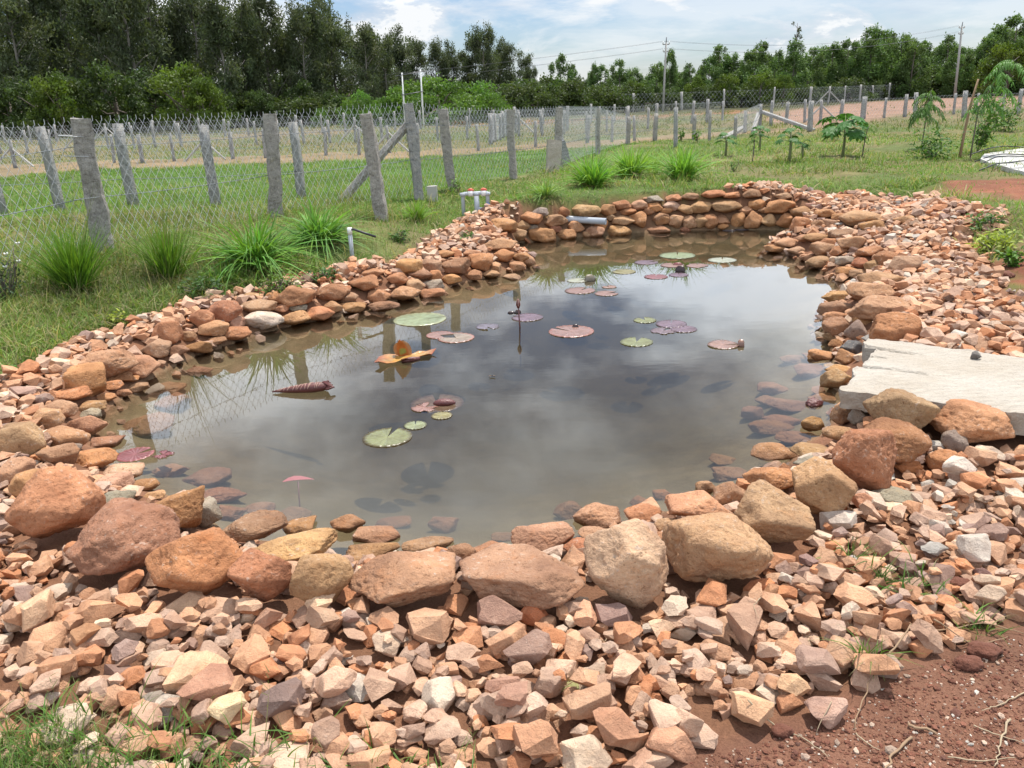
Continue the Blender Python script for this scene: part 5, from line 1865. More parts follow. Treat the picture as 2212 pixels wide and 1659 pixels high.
# ------------------------------------------------------------------ lawn, field grass and the grass at the near edge: nobody could count these
def scatter_grass(name, region, n, hmin, hmax, wid, seed, cols, lean=45, segs=2, curve=.35, patch=.5, kind='stuff', far=False):
    r = np.random.default_rng(seed)
    P = region(n, r)
    if patch:
        k = noise2(P[:, 0], P[:, 1], patch, seed, 3) + r.uniform(-.35, .35, len(P))
        P = P[k > -.3]
    z = terr(P[:, 0], P[:, 1])
    Q = np.stack([P[:, 0], P[:, 1], z - .004], 1)
    m = len(Q)
    ci = r.integers(0, len(cols), m)
    tone = noise2(Q[:, 0], Q[:, 1], .9, seed + 3, 2)
    col = np.array(cols)[ci] * (r.uniform(.7, 1.3, m) * (1 + .25 * tone))[:, None]
    dist = np.hypot(Q[:, 0], Q[:, 1])
    w = wid * np.maximum(1, dist / 7.0) * r.uniform(.6, 1.3, m)
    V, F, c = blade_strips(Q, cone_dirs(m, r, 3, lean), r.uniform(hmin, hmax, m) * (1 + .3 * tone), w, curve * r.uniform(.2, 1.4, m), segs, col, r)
    o = obj(name, V, F, M['grass'], smooth=False, col=c)
    tag(o, kind='stuff')
    return o


def region_lawn(y0, y1, power=1.0, avoid=True):
    def f(n, r):
        y = y0 + (y1 - y0) * r.random(n) ** power
        x = (r.random(n) * 2 - 1) * (y * .76 + 1.7)
        ok = ~inside(GRAVEL, x, y)
        near = (np.abs(x) < 7) & (y < 15)
        for pl in (SOIL1, SOIL2, SOIL3, SOILN, BUND, PLOUGH):
            ok &= ~inside(pl, x, y) | (r.random(n) < .06)
        return np.stack([x[ok], y[ok]], 1)
    return f


LAWNC = [(.17, .28, .06), (.13, .25, .05), (.22, .27, .09), (.36, .31, .16), (.15, .27, .055), (.14, .26, .05)]
scatter_grass('lawn_grass', region_lawn(3.4, 13, .85), 200000, .025, .085, .006, 201, LAWNC, 62, 1, .4, .8)
scatter_grass('lawn_grass', lambda n, r: (lambda q: q[~inside(GRAVEL, q[:, 0], q[:, 1]) & ~inside(SOIL1, q[:, 0], q[:, 1])])(np.stack([r.uniform(-4, 9.5, n), r.uniform(10.3, 16, n)], 1)), 80000, .03, .09, .006, 206, LAWNC, 62, 1, .4, .6)
scatter_grass('lawn_grass', region_lawn(13, 24, .9), 110000, .04, .12, .006, 202, LAWNC[:4], 70, 1, .3, .5)
scatter_grass('lawn_grass', lambda n, r: (lambda q: q[inside(FIELD, q[:, 0], q[:, 1])])(np.stack([r.uniform(-16, 10, n), r.uniform(9, 24, n)], 1)), 110000, .03, .07, .005, 203, [(.085, .20, .028), (.10, .22, .035), (.13, .21, .05)], 50, 1, .3, 0)
scatter_grass('meadow_grass', region_lawn(24, 56, 1.0), 42000, .06, .22, .007, 204, [(.16, .19, .07), (.24, .21, .11), (.12, .17, .05)], 60, 1, .3, .12)


def region_weeds(n, r):
    # clumps along the fence foot, the gravel edge and over the lawn
    cu, cv = np.concatenate([r.uniform(-60, 2260, 520), r.uniform(-40, 760, 230)]), np.concatenate([r.uniform(320, 720, 520), r.uniform(540, 760, 230)])
    C = np.array([hit_g(a, b)[:2] for a, b in zip(cu, cv)])
    k = r.integers(0, len(C), n)
    P = C[k] + r.normal(0, .14, (n, 2)) * (1 + .05 * C[k][:, 1:2])
    ok = ~inside(GRAVEL, P[:, 0], P[:, 1]) & (P[:, 1] < 22) & ~inside(FIELD, P[:, 0], P[:, 1])
    for pl in (SOIL1, SOIL2, SOIL3, SOILN, BUND):
        ok &= ~inside(pl, P[:, 0], P[:, 1])
    return P[ok]


scatter_grass('lawn_weeds', region_weeds, 80000, .06, .25, .006, 205, [(.17, .26, .06), (.13, .22, .045), (.30, .28, .13), (.36, .30, .17), (.20, .28, .07)], 55, 2, .55, 0)


scatter_grass('weed_stalks', lambda n, r: (lambda q: q[~inside(GRAVEL, q[:, 0], q[:, 1]) & (q[:, 0] < -.2 * q[:, 1] + 1.2)])(np.stack([r.uniform(-7, 1, n), r.uniform(4.2, 12.5, n)], 1)), 3600, .16, .42, .0032, 207, [(.22, .24, .09), (.32, .27, .13), (.16, .22, .06)], 28, 4, .3, .8)


def near_edge(n, r):
    u, v = r.uniform(-120, 640, n), r.uniform(1500, 1760, n)
    P = np.array([hit_z(a, b, .25)[:2] for a, b in zip(u, v)])
    dens = np.clip((v - 1530) / 120, 0, 1) * np.clip((600 - u) / 420, 0.03, 1) ** 1.3
    return P[r.random(n) < dens]


def build_near_grass():
    r = np.random.default_rng(77)
    P = near_edge(9500, r)
    k = noise2(P[:, 0], P[:, 1], 3.0, 9, 2) + r.uniform(-.5, .5, len(P))
    P = P[k > -.15]
    more = np.array([hit_z(u, v, .25)[:2] for u, v in [(r.normal(c[0], c[2]), r.normal(c[1], c[2] * .6)) for c in ((720, 1645, 60), (840, 1660, 50), (560, 1620, 70), (980, 1655, 30), (260, 1600, 80), (1905, 1215, 14), (1990, 1225, 22), (2130, 1310, 18), (1845, 1170, 10), (1880, 1395, 14)) for _ in range(46)]])
    P = np.concatenate([P, more])
    m = len(P)
    z = np.array([top(x, y) for x, y in P]) - .03
    Q = np.stack([P[:, 0], P[:, 1], z], 1)
    col = np.array([(.10, .20, .035), (.14, .22, .05), (.075, .15, .03), (.26, .23, .11)])[r.choice(4, m, p=(.4, .3, .2, .1))] * r.uniform(.7, 1.3, (m, 1))
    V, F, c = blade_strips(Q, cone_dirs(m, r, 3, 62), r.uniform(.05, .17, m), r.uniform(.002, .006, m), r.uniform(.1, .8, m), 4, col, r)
    # seed heads: a thin stalk with short side branches
    parts = [(V, F)]
    cols = [c]
    nv = len(V)
    Vs, Fs, Cs = [V], [F], [c]
    for k in range(60):
        i = r.integers(0, m)
        b = Q[i]
        h = r.uniform(.12, .26)
        tip = b + np.array((r.normal(0, .04), r.normal(0, .04), h))
        sp = np.linspace(.6, 1, 7)
        R = np.concatenate([[b], b + (tip - b) * sp[:, None]])
        D = np.concatenate([[(tip - b) / np.linalg.norm(tip - b)], cone_dirs(7, r, 15, 60)])
        L = np.concatenate([[h], r.uniform(.015, .035, 7)])
        V2, F2, c2 = blade_strips(R, D, L, np.full(8, .0022), np.full(8, .05), 4, np.tile(np.array((.2, .2, .09)) * r.uniform(.7, 1.3), (8, 1)), r)
        Vs.append(V2); Fs.append(F2 + nv); Cs.append(c2)
        nv += len(V2)
    tag(obj('edge_grass', np.concatenate(Vs), np.concatenate(Fs), M['grass'], smooth=False, col=np.concatenate(Cs)), kind='stuff')


build_near_grass()
# ------------------------------------------------------------------ lily pads and what floats on the pond
PADC = {'green': (.31, .37, .21), 'pink': (.34, .195, .16), 'olive': (.25, .26, .105), 'purple': (.20, .125, .16), 'red': (.29, .10, .10), 'yellow': (.31, .27, .11), 'brown': (.36, .21, .16), 'dark': (.05, .025, .025), 'orange': (.5, .22, .06), 'pale': (.44, .46, .36)}


def pad_mesh(R, seed, colr, notch=1.57, gap=.10, teeth=58, serr=.03, wave=.010, edge=None, squash=1.0, tear=0.0, rings=6):
    """lily leaf: round, toothed edge, slit to the stalk, slightly dished, 2 mm thick"""
    r = np.random.default_rng(seed)
    nt = teeth * 2
    th = notch + gap / 2 + np.linspace(0, 2 * math.pi - gap, nt)
    V, C = [], []
    edge = np.array(edge if edge is not None else np.array(colr) * .55)
    tn = noise2(np.cos(th) * 2 + seed, np.sin(th) * 2, 1.0, seed, 2)
    for k in range(rings):
        q = (k / (rings - 1))
        rad = R * max(q, .02)
        for j, a in enumerate(th):
            rr = rad
            if k == rings - 1:
                rr = rad * (1 + (serr if j % 2 else -serr * .3)) * (1 - tear * max(tn[j], 0))
            z = .0025 + wave * R * q * q * (math.sin(a * 3 + seed) * .5 + .3) + .0015 * q * math.sin(a * teeth / 3)
            z = max(z, .0015)
            V.append((math.cos(a) * rr, math.sin(a) * rr * squash, z))
            vein = .5 + .5 * math.cos(a * 13)
            c = np.array(colr) * (0.92 + .16 * vein ** 6) * (1 - .10 * q)
            if k == rings - 1:
                c = edge
            if q < .2:
                c = c * 1.2
            C.append(c * (1 + .10 * tn[j]))
    F = []
    for k in range(rings - 1):
        for j in range(nt - 1):
            F.append((k * nt + j, (k + 1) * nt + j, (k + 1) * nt + j + 1, k * nt + j + 1))
    V = np.array(V)
    n = len(V)
    V2 = V - np.array((0, 0, .0012))
    F2 = [tuple(i + n for i in reversed(f)) for f in F]
    rim = [(rings - 1) * nt + j for j in range(nt)]
    F3 = [(rim[j], rim[j] + n, rim[j + 1] + n, rim[j + 1]) for j in range(nt - 1)]
    return np.concatenate([V, V2]), F + F2 + F3, np.concatenate([np.array(C), np.array(C) * .6])


def pad(u, v, w, colr, label, seed, z=0.0, **kw):
    p, dep = hit(u, v) if False else (hit_z(u, v, 0.001 + z), None)
    dep = float((CAMN.T @ (p - np.array((0, 0, HCAM))))[2] * -1)
    V, F, C = pad_mesh(w / FOC * dep / 2, seed, PADC[colr] if isinstance(colr, str) else colr, **kw)
    o = obj('lily_pad', V, F, M['pad'], col=C, loc=p)
    o.rotation_euler = (0, 0, math.atan2(-p[0], p[1]))
    tag(o, label, 'lily pad', 'lily pads floating on the pond')
    return o, p, dep


def curl(u, v, wpx, hpx, colr, label, seed, ang=0.0, name='curled_leaf', bend=1.5):
    """a leaf lobe standing up out of the water, rolled over"""
    p = hit_z(u, v, 0.0)
    dep = float(-(CAMN.T @ (p - np.array((0, 0, HCAM))))[2])
    Wd, H = wpx / FOC * dep, hpx / FOC * dep
    n, m = 9, 7
    V, C = [], []
    base = np.array(PADC[colr] if isinstance(colr, str) else colr)
    for i in range(n):
        t = i / (n - 1)
        wv = Wd / 2 * (1 - t) ** .65 * (1 + .5 * t) + .002
        a = t * bend
        yy, zz = H * (1 - math.cos(a)) / bend * .8, H * math.sin(a) / max(math.sin(min(bend, 1.57)), .3)
        for j in range(m):
            s = j / (m - 1) * 2 - 1
            V.append((s * wv, yy + .25 * wv * s * s, zz - .01))
            C.append(base * (.8 + .35 * t) * (1 - .3 * abs(s) ** 3))
    F = [(i * m + j, i * m + j + 1, (i + 1) * m + j + 1, (i + 1) * m + j) for i in range(n - 1) for j in range(m - 1)]
    V = np.array(V)
    k = len(V)
    V2 = V + np.array((0, .003, .001))
    F = F + [tuple(q + k for q in reversed(f)) for f in F]
    o = obj(name, np.concatenate([V, V2]), F, M['pad'], col=np.concatenate([C, C]), loc=p)
    o.rotation_euler = (0, 0, math.atan2(-p[0], p[1]) + ang)
    if label:
        tag(o, label, 'leaf', 'lily leaves standing out of the water')
    return o


pad(907, 690, 112, 'green', 'large pale green lily pad with toothed edge, nearest the left bank', 1, notch=.15, gap=.05, edge=(.45, .48, .3))
pad(950, 724, 58, 'pink', 'pink-edged half of a split lily pad left of its pale half', 2, notch=-.6, gap=1.2, edge=(.42, .19, .16))
pad(985, 730, 78, (.36, .28, .21), 'pinkish pale half of a split lily pad below the large green one', 3, notch=2.3, gap=1.1, edge=(.42, .19, .16))
pad(1139, 686, 68, 'purple', 'purple translucent lily pad behind the flower bud', 4, notch=2.8, gap=.2, serr=.01)
curl(1105, 677, 18, 6, 'dark', 'dark shiny curled leaf left of the flower bud stalk', 5)
curl(1119, 676, 13, 8, 'dark', 'small dark upright leaf lobe just behind the flower bud stalk', 6)
pad(1053, 706, 50, (.20, .17, .21), 'small dark purple lily pad left of the flower bud', 7, notch=-1.3, gap=.5, serr=.01, wave=.06)
pad(1234, 716, 96, 'pink', 'red-pink lily pad with bright toothed edge in mid pond', 8, notch=2.5, gap=.25, edge=(.42, .19, .16))
curl(1243, 708, 14, 9, 'dark', 'small dark curl standing on the red-pink pad in mid pond', 9)
pad(1393, 692, 48, 'olive', 'small olive lily pad, upper left of the purple cluster', 10, notch=1.9, gap=.5, serr=.03)
pad(1450, 700, 66, 'purple', 'largest faint purple pad of the cluster on the right half of the pond', 11, serr=.01)
pad(1433, 715, 54, (.22, .15, .17), 'dark pad at the lower left of the purple cluster', 12, notch=1.0, gap=.7, serr=.04, tear=.4)
pad(1476, 711, 58, 'purple', 'purple pad at the lower right of the purple cluster', 13, serr=.02, notch=.3)
pad(1375, 739, 70, 'olive', 'olive green lily pad with a deep top notch below the purple cluster', 14, notch=1.45, gap=.4, serr=.02)
pad(1562, 745, 66, 'brown', 'brown-pink lily pad with dark front rim toward the right bank', 15, notch=.2, gap=.3, serr=.02, wave=.05)
curl(1600, 748, 15, 16, 'brown', 'small brown triangular leaf lobe standing right of the brown-pink pad', 16)
pad(837, 945, 106, 'olive', 'large olive lily pad with red tinge at its lower edge, near the near bank', 17, notch=1.2, gap=.28, edge=(.12, .09, .05), serr=.015)
pad(897, 919, 50, (.30, .33, .17), 'small olive pad touching the large olive one', 18, notch=1.5, gap=.15, edge=(.10, .09, .05), serr=.01)
pad(954, 898, 46, 'yellow', 'small yellowish pad right of the small olive one', 19, notch=2.9, gap=.15, edge=(.12, .09, .05), serr=.015)
pad(944, 872, 116, (.25, .17, .12), 'large brownish lily pad sunk just under the water', 20, z=-.05, serr=.005, wave=0, gap=.3)
pad(918, 880, 60, (.38, .20, .16), 'torn pink pad remnant beside the rolled maroon leaf', 21, tear=1.2, serr=.02, gap=1.0, notch=.6)
pad(1247, 606, 44, (.46, .47, .36), 'small glinting pale pad in the far group, left of a dark upright lobe', 22, serr=.05, gap=.5, notch=.4)
curl(1276, 607, 26, 15, (.26, .22, .16), 'brown upright rounded leaf lobe in the far group of pads', 23, ang=.4)
pad(1253, 628, 64, 'pink', 'pink pad in front of the glinting pale one', 24, serr=.04, notch=1.0, gap=.3)
pad(1310, 634, 50, 'pink', 'flat pink-grey pad, right end of the far group', 25, serr=.03, notch=.4, gap=.5)
pad(1316, 620, 30, 'brown', 'tiny brown pad behind the flat pink-grey one', 26, serr=.06, gap=.6, notch=2.2)
pad(1348, 587, 50, 'yellow', 'yellow-green pad by itself left of the far red pads', 27, notch=2.7, gap=.2, serr=.02)
pad(1417, 598, 50, 'red', 'pinkish red pad in the far group, front left', 28, serr=.03)
pad(1466, 594, 42, 'purple', 'faint purple pad under the dark triangular lobe', 29, serr=.01)
curl(1468, 587, 22, 14, 'dark', 'black triangular leaf lobe standing among the far pads', 30, ang=-.3)
pad(1463, 552, 76, 'green', 'green lily pad nearest the pond head', 31, serr=.015)
pad(1396, 567, 50, 'purple', 'purple pad near the pond head, left of the green one', 32, serr=.02, gap=.4, notch=.5)
pad(1452, 573, 50, 'pink', 'faint pink pad with a red curl near the pond head', 33, serr=.02)
curl(1464, 573, 22, 7, 'red', 'small red curled leaf on the faint pink pad', 34)
pad(1506, 574, 48, 'pink', 'pink pad near the pond head, right of the faint pink one', 35, serr=.02, tear=.3)
pad(1560, 562, 60, 'pale', 'pale green pad farthest right near the pond head', 36, serr=.02)
pad(292, 982, 76, 'red', 'crimson lily pad with scalloped edge at the left end of the pond', 37, notch=.3, gap=.35, edge=(.45, .16, .16), serr=.04)
pad(352, 982, 44, (.3, .1, .11), 'torn crimson pad remnant right of the crimson pad', 38, tear=1.3, serr=.06, gap=1.2, notch=2.5)

# the big orange leaf: body lying on the water, one lobe folded up
p = hit_z(877, 778, 0.0)
dep = float(-(CAMN.T @ (p - np.array((0, 0, HCAM))))[2])
pxm = dep / FOC
root = tag(empty('orange_leaf', p), 'big bright orange withering lily leaf with one lobe folded upright', 'leaf')
root.rotation_euler = (0, 0, math.atan2(-p[0], p[1]))
out = [(-64, -30), (-60, -6), (-57, 14), (-48, 30), (-34, 34), (-20, 40), (-8, 34), (4, 36), (16, 30), (30, 36), (44, 44), (58, 46), (65, 34), (60, 20), (48, 10), (34, 4), (18, -8), (-2, -16), (-22, -22), (-42, -30), (-54, -34)]
n = len(out)
V = [(0, 10 * pxm, .02)]
C = [(.55, .33, .09)]
for q, zz in ((.55, .012), (1.0, .02)):
    for j, (x, y) in enumerate(out):
        s = 1 + .05 * (-1) ** j if q == 1 else 1
        V.append((x * pxm * q * s, (10 + (y - 10) * q * s) * pxm, zz + ((.016 if x < -50 else .012 if x > 60 else 0) if q == 1 else 0) + (.010 if q == 1 else .004) * math.sin(j * 2.3)))
        C.append((.55, .27, .07) if j % 3 else (.48, .34, .12))
        if q == 1:
            C[-1] = (.38, .11, .05) if abs(x) > 50 else (.52, .24, .08)
F = [(0, 1 + j, 1 + (j + 1) % n) for j in range(n)] + [(1 + j, 1 + n + j, 1 + n + (j + 1) % n, 1 + (j + 1) % n) for j in range(n)]
V = np.array(V)
Vb = V - np.array((0, 0, .004))
F = F + [tuple(i + len(V) for i in reversed(f)) for f in F]
obj('leaf_body', np.concatenate([V, Vb]), F, M['pad'], root, col=np.concatenate([C, np.array(C) * .6]))
m1, m2 = 11, 9
V, C = [], []
for i in range(m1):
    t = i / (m1 - 1)
    wv = 20 * pxm * math.sqrt(max(1 - (1.55 * t - .55) ** 2 / 1.04, .12)) * (1 - .12 * t)
    for j in range(m2):
        s = j / (m2 - 1) * 2 - 1
        V.append((-4 * pxm + s * wv - 5 * pxm * t, 16 * pxm + .75 * wv * s * s - .035 * t * t, .012 + t * 40 * pxm * (1 - .10 * s * s) + .006 * math.sin(5 * s + 3 * t)))
        C.append(np.array((.46, .15, .035)) * (1 + .25 * t) if abs(s) < .75 else np.array((.50, .27, .12)))
        if i < 5 and abs(s) < .3 and i > 1:
            C[-1] = np.array((.30, .33, .08))
F = [(i * m2 + j, i * m2 + j + 1, (i + 1) * m2 + j + 1, (i + 1) * m2 + j) for i in range(m1 - 1) for j in range(m2 - 1)]
V = np.array(V)
k = len(V)
F = F + [tuple(q + k for q in reversed(f)) for f in F]
obj('folded_lobe', np.concatenate([V, V + np.array((0, .004, 0))]), F, M['pad'], root, col=np.concatenate([C, C]))
V, F = tube([(-10 * pxm, -6 * pxm, .0), (12 * pxm, -4 * pxm, .006), (30 * pxm, 0, .004)], [.018, .022, .012], 8)
obj('rolled_edge', V, F, M['maroon'], root)

# flower bud on its stalk
p = hit_z(1122, 706, 0.0)
dep = float(-(CAMN.T @ (p - np.array((0, 0, HCAM))))[2])
pxm = dep / FOC
root = tag(empty('lily_bud', p), 'closed maroon lily bud on a straight dark stalk standing up from mid pond', 'flower bud')
Hs = 56 * pxm
V, F = tube([(0.0, 0, -.35), (.004, 0, 0), (-.004, 0, Hs * .8)], [.0065, .0065, .0055], 7)
obj('stalk', V, F, M['maroon'], root)
zz = np.linspace(0, 1, 10)
V, F = tube([(-.004, 0, Hs * .72 + z * .085) for z in zz], .0185 * np.sin(np.pi * (zz * .96 + .03)) ** .7 * (1 - .35 * zz) + .0015, 10)
bud = obj('bud', V, F, M['maroon'], root)
for k in range(4):
    a = k * 1.57
    V, F = tube([(-.004 + math.cos(a) * .017 * s, math.sin(a) * .017 * s, Hs * .72 + z) for s, z in ((.45, .006), (.98, .03), (.85, .055), (.3, .083))], [.002, .0022, .002, .001], 4)
    obj('sepal_edge', V, F, M['rib'], bud)

# tightly rolled maroon leaf
a, b = hit_z(588, 846, .012), hit_z(708, 834, .03)
root = tag(empty('rolled_leaf', (a + b) / 2), 'tightly rolled maroon lily leaf with pale ribs floating on the left half of the pond', 'leaf')
o0 = np.array(root.location)
t = np.linspace(0, 1, 14)[:, None]
Ra = .034 * np.concatenate([np.linspace(.12, .62, 5), np.linspace(.72, 1, 5), [1.0, .95, .85, .5]])
V, F = tube(a * (1 - t) + b * t - o0, Ra, 12)
body = obj('roll', V, F, M['maroon'], root)
ax = (b - a) / np.linalg.norm(b - a)
side = np.cross(ax, (0, 0, 1.0))
for k in range(15):
    s = .14 + .054 * k + .014 * math.sin(k * 2.7)
    rr = float(np.interp(s, np.linspace(0, 1, 14), Ra)) * 1.04
    pts = [a + (b - a) * (s + (.03 + .02 * math.sin(k * 1.9)) * w) - o0 + rr * (math.cos(w) * np.array((0, 0, 1.0)) - math.sin(w) * side) for w in np.linspace(-1.4, 1.6, 9)]
    V, F = tube(pts, .0018 + .0007 * math.sin(k * 3.1), 4)
    obj('rib', V, F, M['rib'], root)
for k in range(4):
    V, F = tube([b - o0 + np.array((0, 0, .03)) - ax * .03, b - o0 + ax * (.01 + .012 * k) + np.array((0, -.012 * k, .036 - .012 * k)), b - o0 + ax * .0 + np.array((0, -.02 * k, -.004))], .008, 5)
    obj('frill', V, F, M['maroon'], root)

# small rolled leaf on the sunken pad
p = hit_z(960, 871, .012)
V, F = tube([np.array((x, 0, .006 * (1 - (x / .07) ** 2))) for x in np.linspace(-.07, .07, 9)], [.008, .02, .027, .03, .031, .03, .027, .02, .008], 10)
o = tag(obj('rolled_leaf', V * np.array((1, 1, .8)), F, M['maroon'], loc=p), 'short glossy maroon rolled leaf lying on the sunken brownish pad', 'leaf')
# leaf under water near the near bank, with its stalk
p = hit_z(644, 1040, -.03)
V, F = leaf_shape(.16, .055, 6, .5, .1)
root = tag(empty('sunken_leaf', p), 'folded maroon leaf on a thin stalk, just under the water before the near bank', 'leaf')
obj('leaf_blade', V @ rotm(0, 0, -1.25).T - np.array((.08, 0, 0)), F, M['sunk'], root, smooth=False)
V, F = tube([(0, 0, 0), (.01, -.06, -.10), (.02, -.12, -.22)], .004, 5)
obj('stalk', V, F, M['maroon'], root)
# insect on the water
p = hit_z(1063, 813, .004)
root = tag(empty('water_insect', p), 'tiny dark insect resting on the open water in mid pond', 'insect')
V, F = tube([(-.022, .006, .004), (-.006, 0, .006), (.012, -.004, .005), (.022, -.006, .004)], [.002, .004, .0045, .002], 6)
obj('body', V, F, M['hose'], root)
for sg in (-1, 1):
    V, F = leaf_shape(.03, .008, 4, 0, .05)
    obj('wing', V @ rotm(.2, 0, sg * 2.2).T + np.array((0, 0, .006)), F, M['twig'], root)
p = hit_z(1760, 873, .0)
V, F = rock(91, 4, 6, 16, .16, 3)
o = tag(obj('wet_clump', V * np.array((.055, .045, .035)), F, M['maroon'], loc=p), 'dark wet lump of leaves poking out of the water beside the granite slab', 'leaf clump')
for k, (u, v) in enumerate(((1600, 497), (1575, 499), (1625, 496))):
    curl(u, v, 40 - 8 * k, 4, 'dark', ('dark wet dead leaf against the wall foot, middle of three', 'dark wet dead leaf against the wall foot, left of three', 'dark wet dead leaf against the wall foot, right of three')[k], 60 + k, bend=.8)

# ------------------------------------------------------------------ pipes
# pair of taps
p, dep = hit(1002, 466)
pxm = dep / FOC
root = tag(empty('tap_manifold', p), 'grey plastic pipe frame with two red-handled taps and one blue valve, behind the left bank', 'pipe taps')
root.rotation_euler = (0, 0, math.atan2(-p[0], p[1]) - .10)
rp = 4.2 * pxm
h1 = 46 * pxm
X1, X2 = 31 * pxm, 53 * pxm
V, F = tube([(0, 0, -.1), (0, 0, h1 - .02), (.006, 0, h1 - .006), (.02, 0, h1), (X1, 0, h1 + .004), (X2 - .02, 0, h1 + .008), (X2 - .006, 0, h1 + .002), (X2, 0, h1 - .012), (X2, 0, 14 * pxm)], rp, 10)
obj('tap_pipe', V, F, M['pvc'], root)
V, F = tube([(X1 - .01, -.005, -.1), (X1 - .01, -.005, h1)], rp * 1.35, 10)
obj('riser', V, F, M['pvc'], root)
V, F = tube([(X1 - .01, -.005, 13 * pxm), (X2 + .02, -.03, 9 * pxm)], rp * 1.3, 10)
obj('outlet_pipe', V, F, M['pvc'], root)
for x in (0, X1 - .01, X2):
    V, F = tube([(x, 0, h1 - .028), (x, 0, h1 + .014)], rp * 1.55, 10)
    obj('elbow', V, F, M['pvc'], root)
for x, mt in ((17 * pxm, 'red'), (45 * pxm, 'red')):
    V, F = tube([(x - .03, 0, h1), (x + .03, 0, h1 + .002)], rp * 1.5, 10)
    bdy = obj('valve_body', V, F, M['white'], root)
    V1, F1 = tube([(x, 0, h1 + .01), (x, 0, h1 + .045)], rp * .5, 8)
    V2, F2 = tube([(x - .035, 0, h1 + .047), (x, 0, h1 + .055), (x + .042, 0, h1 + .043)], [rp * .55, rp * .75, rp * .55], 7)
    V, F = merge([(V1, F1), (V2, F2)])
    obj('handle', V, F, M[mt], bdy)
V1, F1 = tube([(X2, -.02, 10 * pxm), (X2, -.02, 20 * pxm)], rp * .6, 8)
V2, F2 = tube([(X2 - .03, -.02, 18 * pxm), (X2, -.02, 22 * pxm), (X2 + .04, -.02, 19 * pxm)], [rp * .8, rp * 1.3, rp * .8], 8)
V, F = merge([(V1, F1), (V2, F2)])
obj('valve_handle', V, F, M['blue'], root)
# pipe stub with hose
p, dep = hit(761, 556)
pxm = dep / FOC
root = tag(empty('pipe_stub', p), 'upright grey pipe stub with a white cap and a short black hose, beside the lemongrass', 'pipe')
V, F = tube([(0, 0, -.1), (0, 0, 52 * pxm)], 4.6 * pxm, 10)
obj('pipe', V, F, M['pvc'], root)
V, F = tube([(0, 0, 50 * pxm), (0, 0, 64 * pxm)], 5.4 * pxm, 10)
cap = obj('cap', V, F, M['white'], root)
V, F = tube([(0, 0, 60 * pxm), (.05, -.01, 60 * pxm), (30 * pxm, -.03, 53 * pxm), (56 * pxm, -.05, 44 * pxm)], 2.6 * pxm, 8)
obj('hose', V, F, M['hose'], root)
# outlet pipe in the stacked wall
a, da = hit(1240, 474, .06)
b = a + np.array((1.9 / FOC * 0 + 66 / FOC * da, -.16, -.02))
n = 14
V1, F1 = tube([a + (a - b) * .25, b], 7.0 / FOC * da, n, cap=False)
V2, F2 = tube([a + (a - b) * .25, b], 5.8 / FOC * da, n, cap=False)
V, F = merge([(V1, F1), (V2, [tuple(reversed(f)) for f in F2]), ])
k = len(V1)
F += [(n + j, n + (j + 1) % n, k + n + (j + 1) % n, k + n + j) for j in range(n)]
tag(obj('outlet_pipe', V, F, M['pvc']), 'open grey pipe jutting out of the stacked stone wall over the water', 'pipe')

# ------------------------------------------------------------------ stone path and hoses at the right
path = tag(empty('path', (0, 0, 0)), kind='structure')
mpath = plain_mat('pale_paving', (.50, .485, .455), .85, .18, 5, .006)
ctr = [hit(u, v)[0] for u, v in ((2330, 322), (2265, 328), (2212, 334), (2178, 341), (2172, 350), (2195, 360), (2240, 372), (2300, 385))]
for i, (a, b) in enumerate(zip(ctr, ctr[1:])):
    d = (b - a)[:2]
    L = np.linalg.norm(d) * .97
    V, F = rough_block(L, .75, .07, 8, 4, 2, 130 + i, .008, 6)
    o = obj('paving_stone', V, F, mpath, path, loc=(a + b) / 2 + np.array((0, 0, -.01 + .003 * (i % 2))), smooth=False)
    o.rotation_euler = (0, 0, math.atan2(d[1], d[0]))
for k, (pts, lab) in enumerate((([(2090, 338), (2135, 333), (2165, 328), (2200, 330), (2250, 333)], 'farthest'), ([(2105, 352), (2140, 350), (2165, 346), (2205, 348), (2260, 350)], 'second farthest'),
                                ([(2120, 356), (2150, 353), (2180, 351), (2220, 353), (2260, 356)], 'second nearest'), ([(2115, 371), (2150, 369), (2180, 366), (2212, 362), (2260, 358)], 'nearest'))):
    P = []
    for j, (u, v) in enumerate(pts):
        q = hit(u, v)[0]
        P.append(q + np.array((0, 0, .02 if j < 1 else .105)))
    P = np.array(P)
    tt = np.linspace(0, len(P) - 1, 24)
    Pf = np.stack([np.interp(tt, np.arange(len(P)), P[:, c]) for c in range(3)], 1)
    Pf[1:-1] = (Pf[:-2] + Pf[1:-1] * 2 + Pf[2:]) / 4
    V, F = tube(Pf, .010, 6)
    tag(obj('black_hose', V, F, M['hose']), f'{lab} of four thin black hoses lying across the pale paving stones', 'hose')

# ------------------------------------------------------------------ sticks, clods and grit on the bare soil
def stick(pts, rad, mat, label, name='dry_stick'):
    P = []
    for u, v in pts:
        x, y, z = hit(u, v)[0]
        P.append((x, y, max(top(x, y), z) + rad + .004))
    P = np.array(P)
    tt = np.linspace(0, len(P) - 1, 4 * len(P))
    Pf = np.stack([np.interp(tt, np.arange(len(P)), P[:, c]) for c in range(3)], 1)
    Pf[1:-1] = (Pf[:-2] + Pf[1:-1] * 2 + Pf[2:]) / 4
    rj = np.random.default_rng(int(pts[0][0]))
    Pf += rj.normal(0, rad * .5, Pf.shape) * np.array((1, 1, .3))
    V, F = tube(Pf, rad * .6 * np.linspace(1.1, .5, len(Pf)) * rj.uniform(.8, 1.25, len(Pf)), 6)
    return tag(obj(name, V, F, M[mat]), label, 'stick')


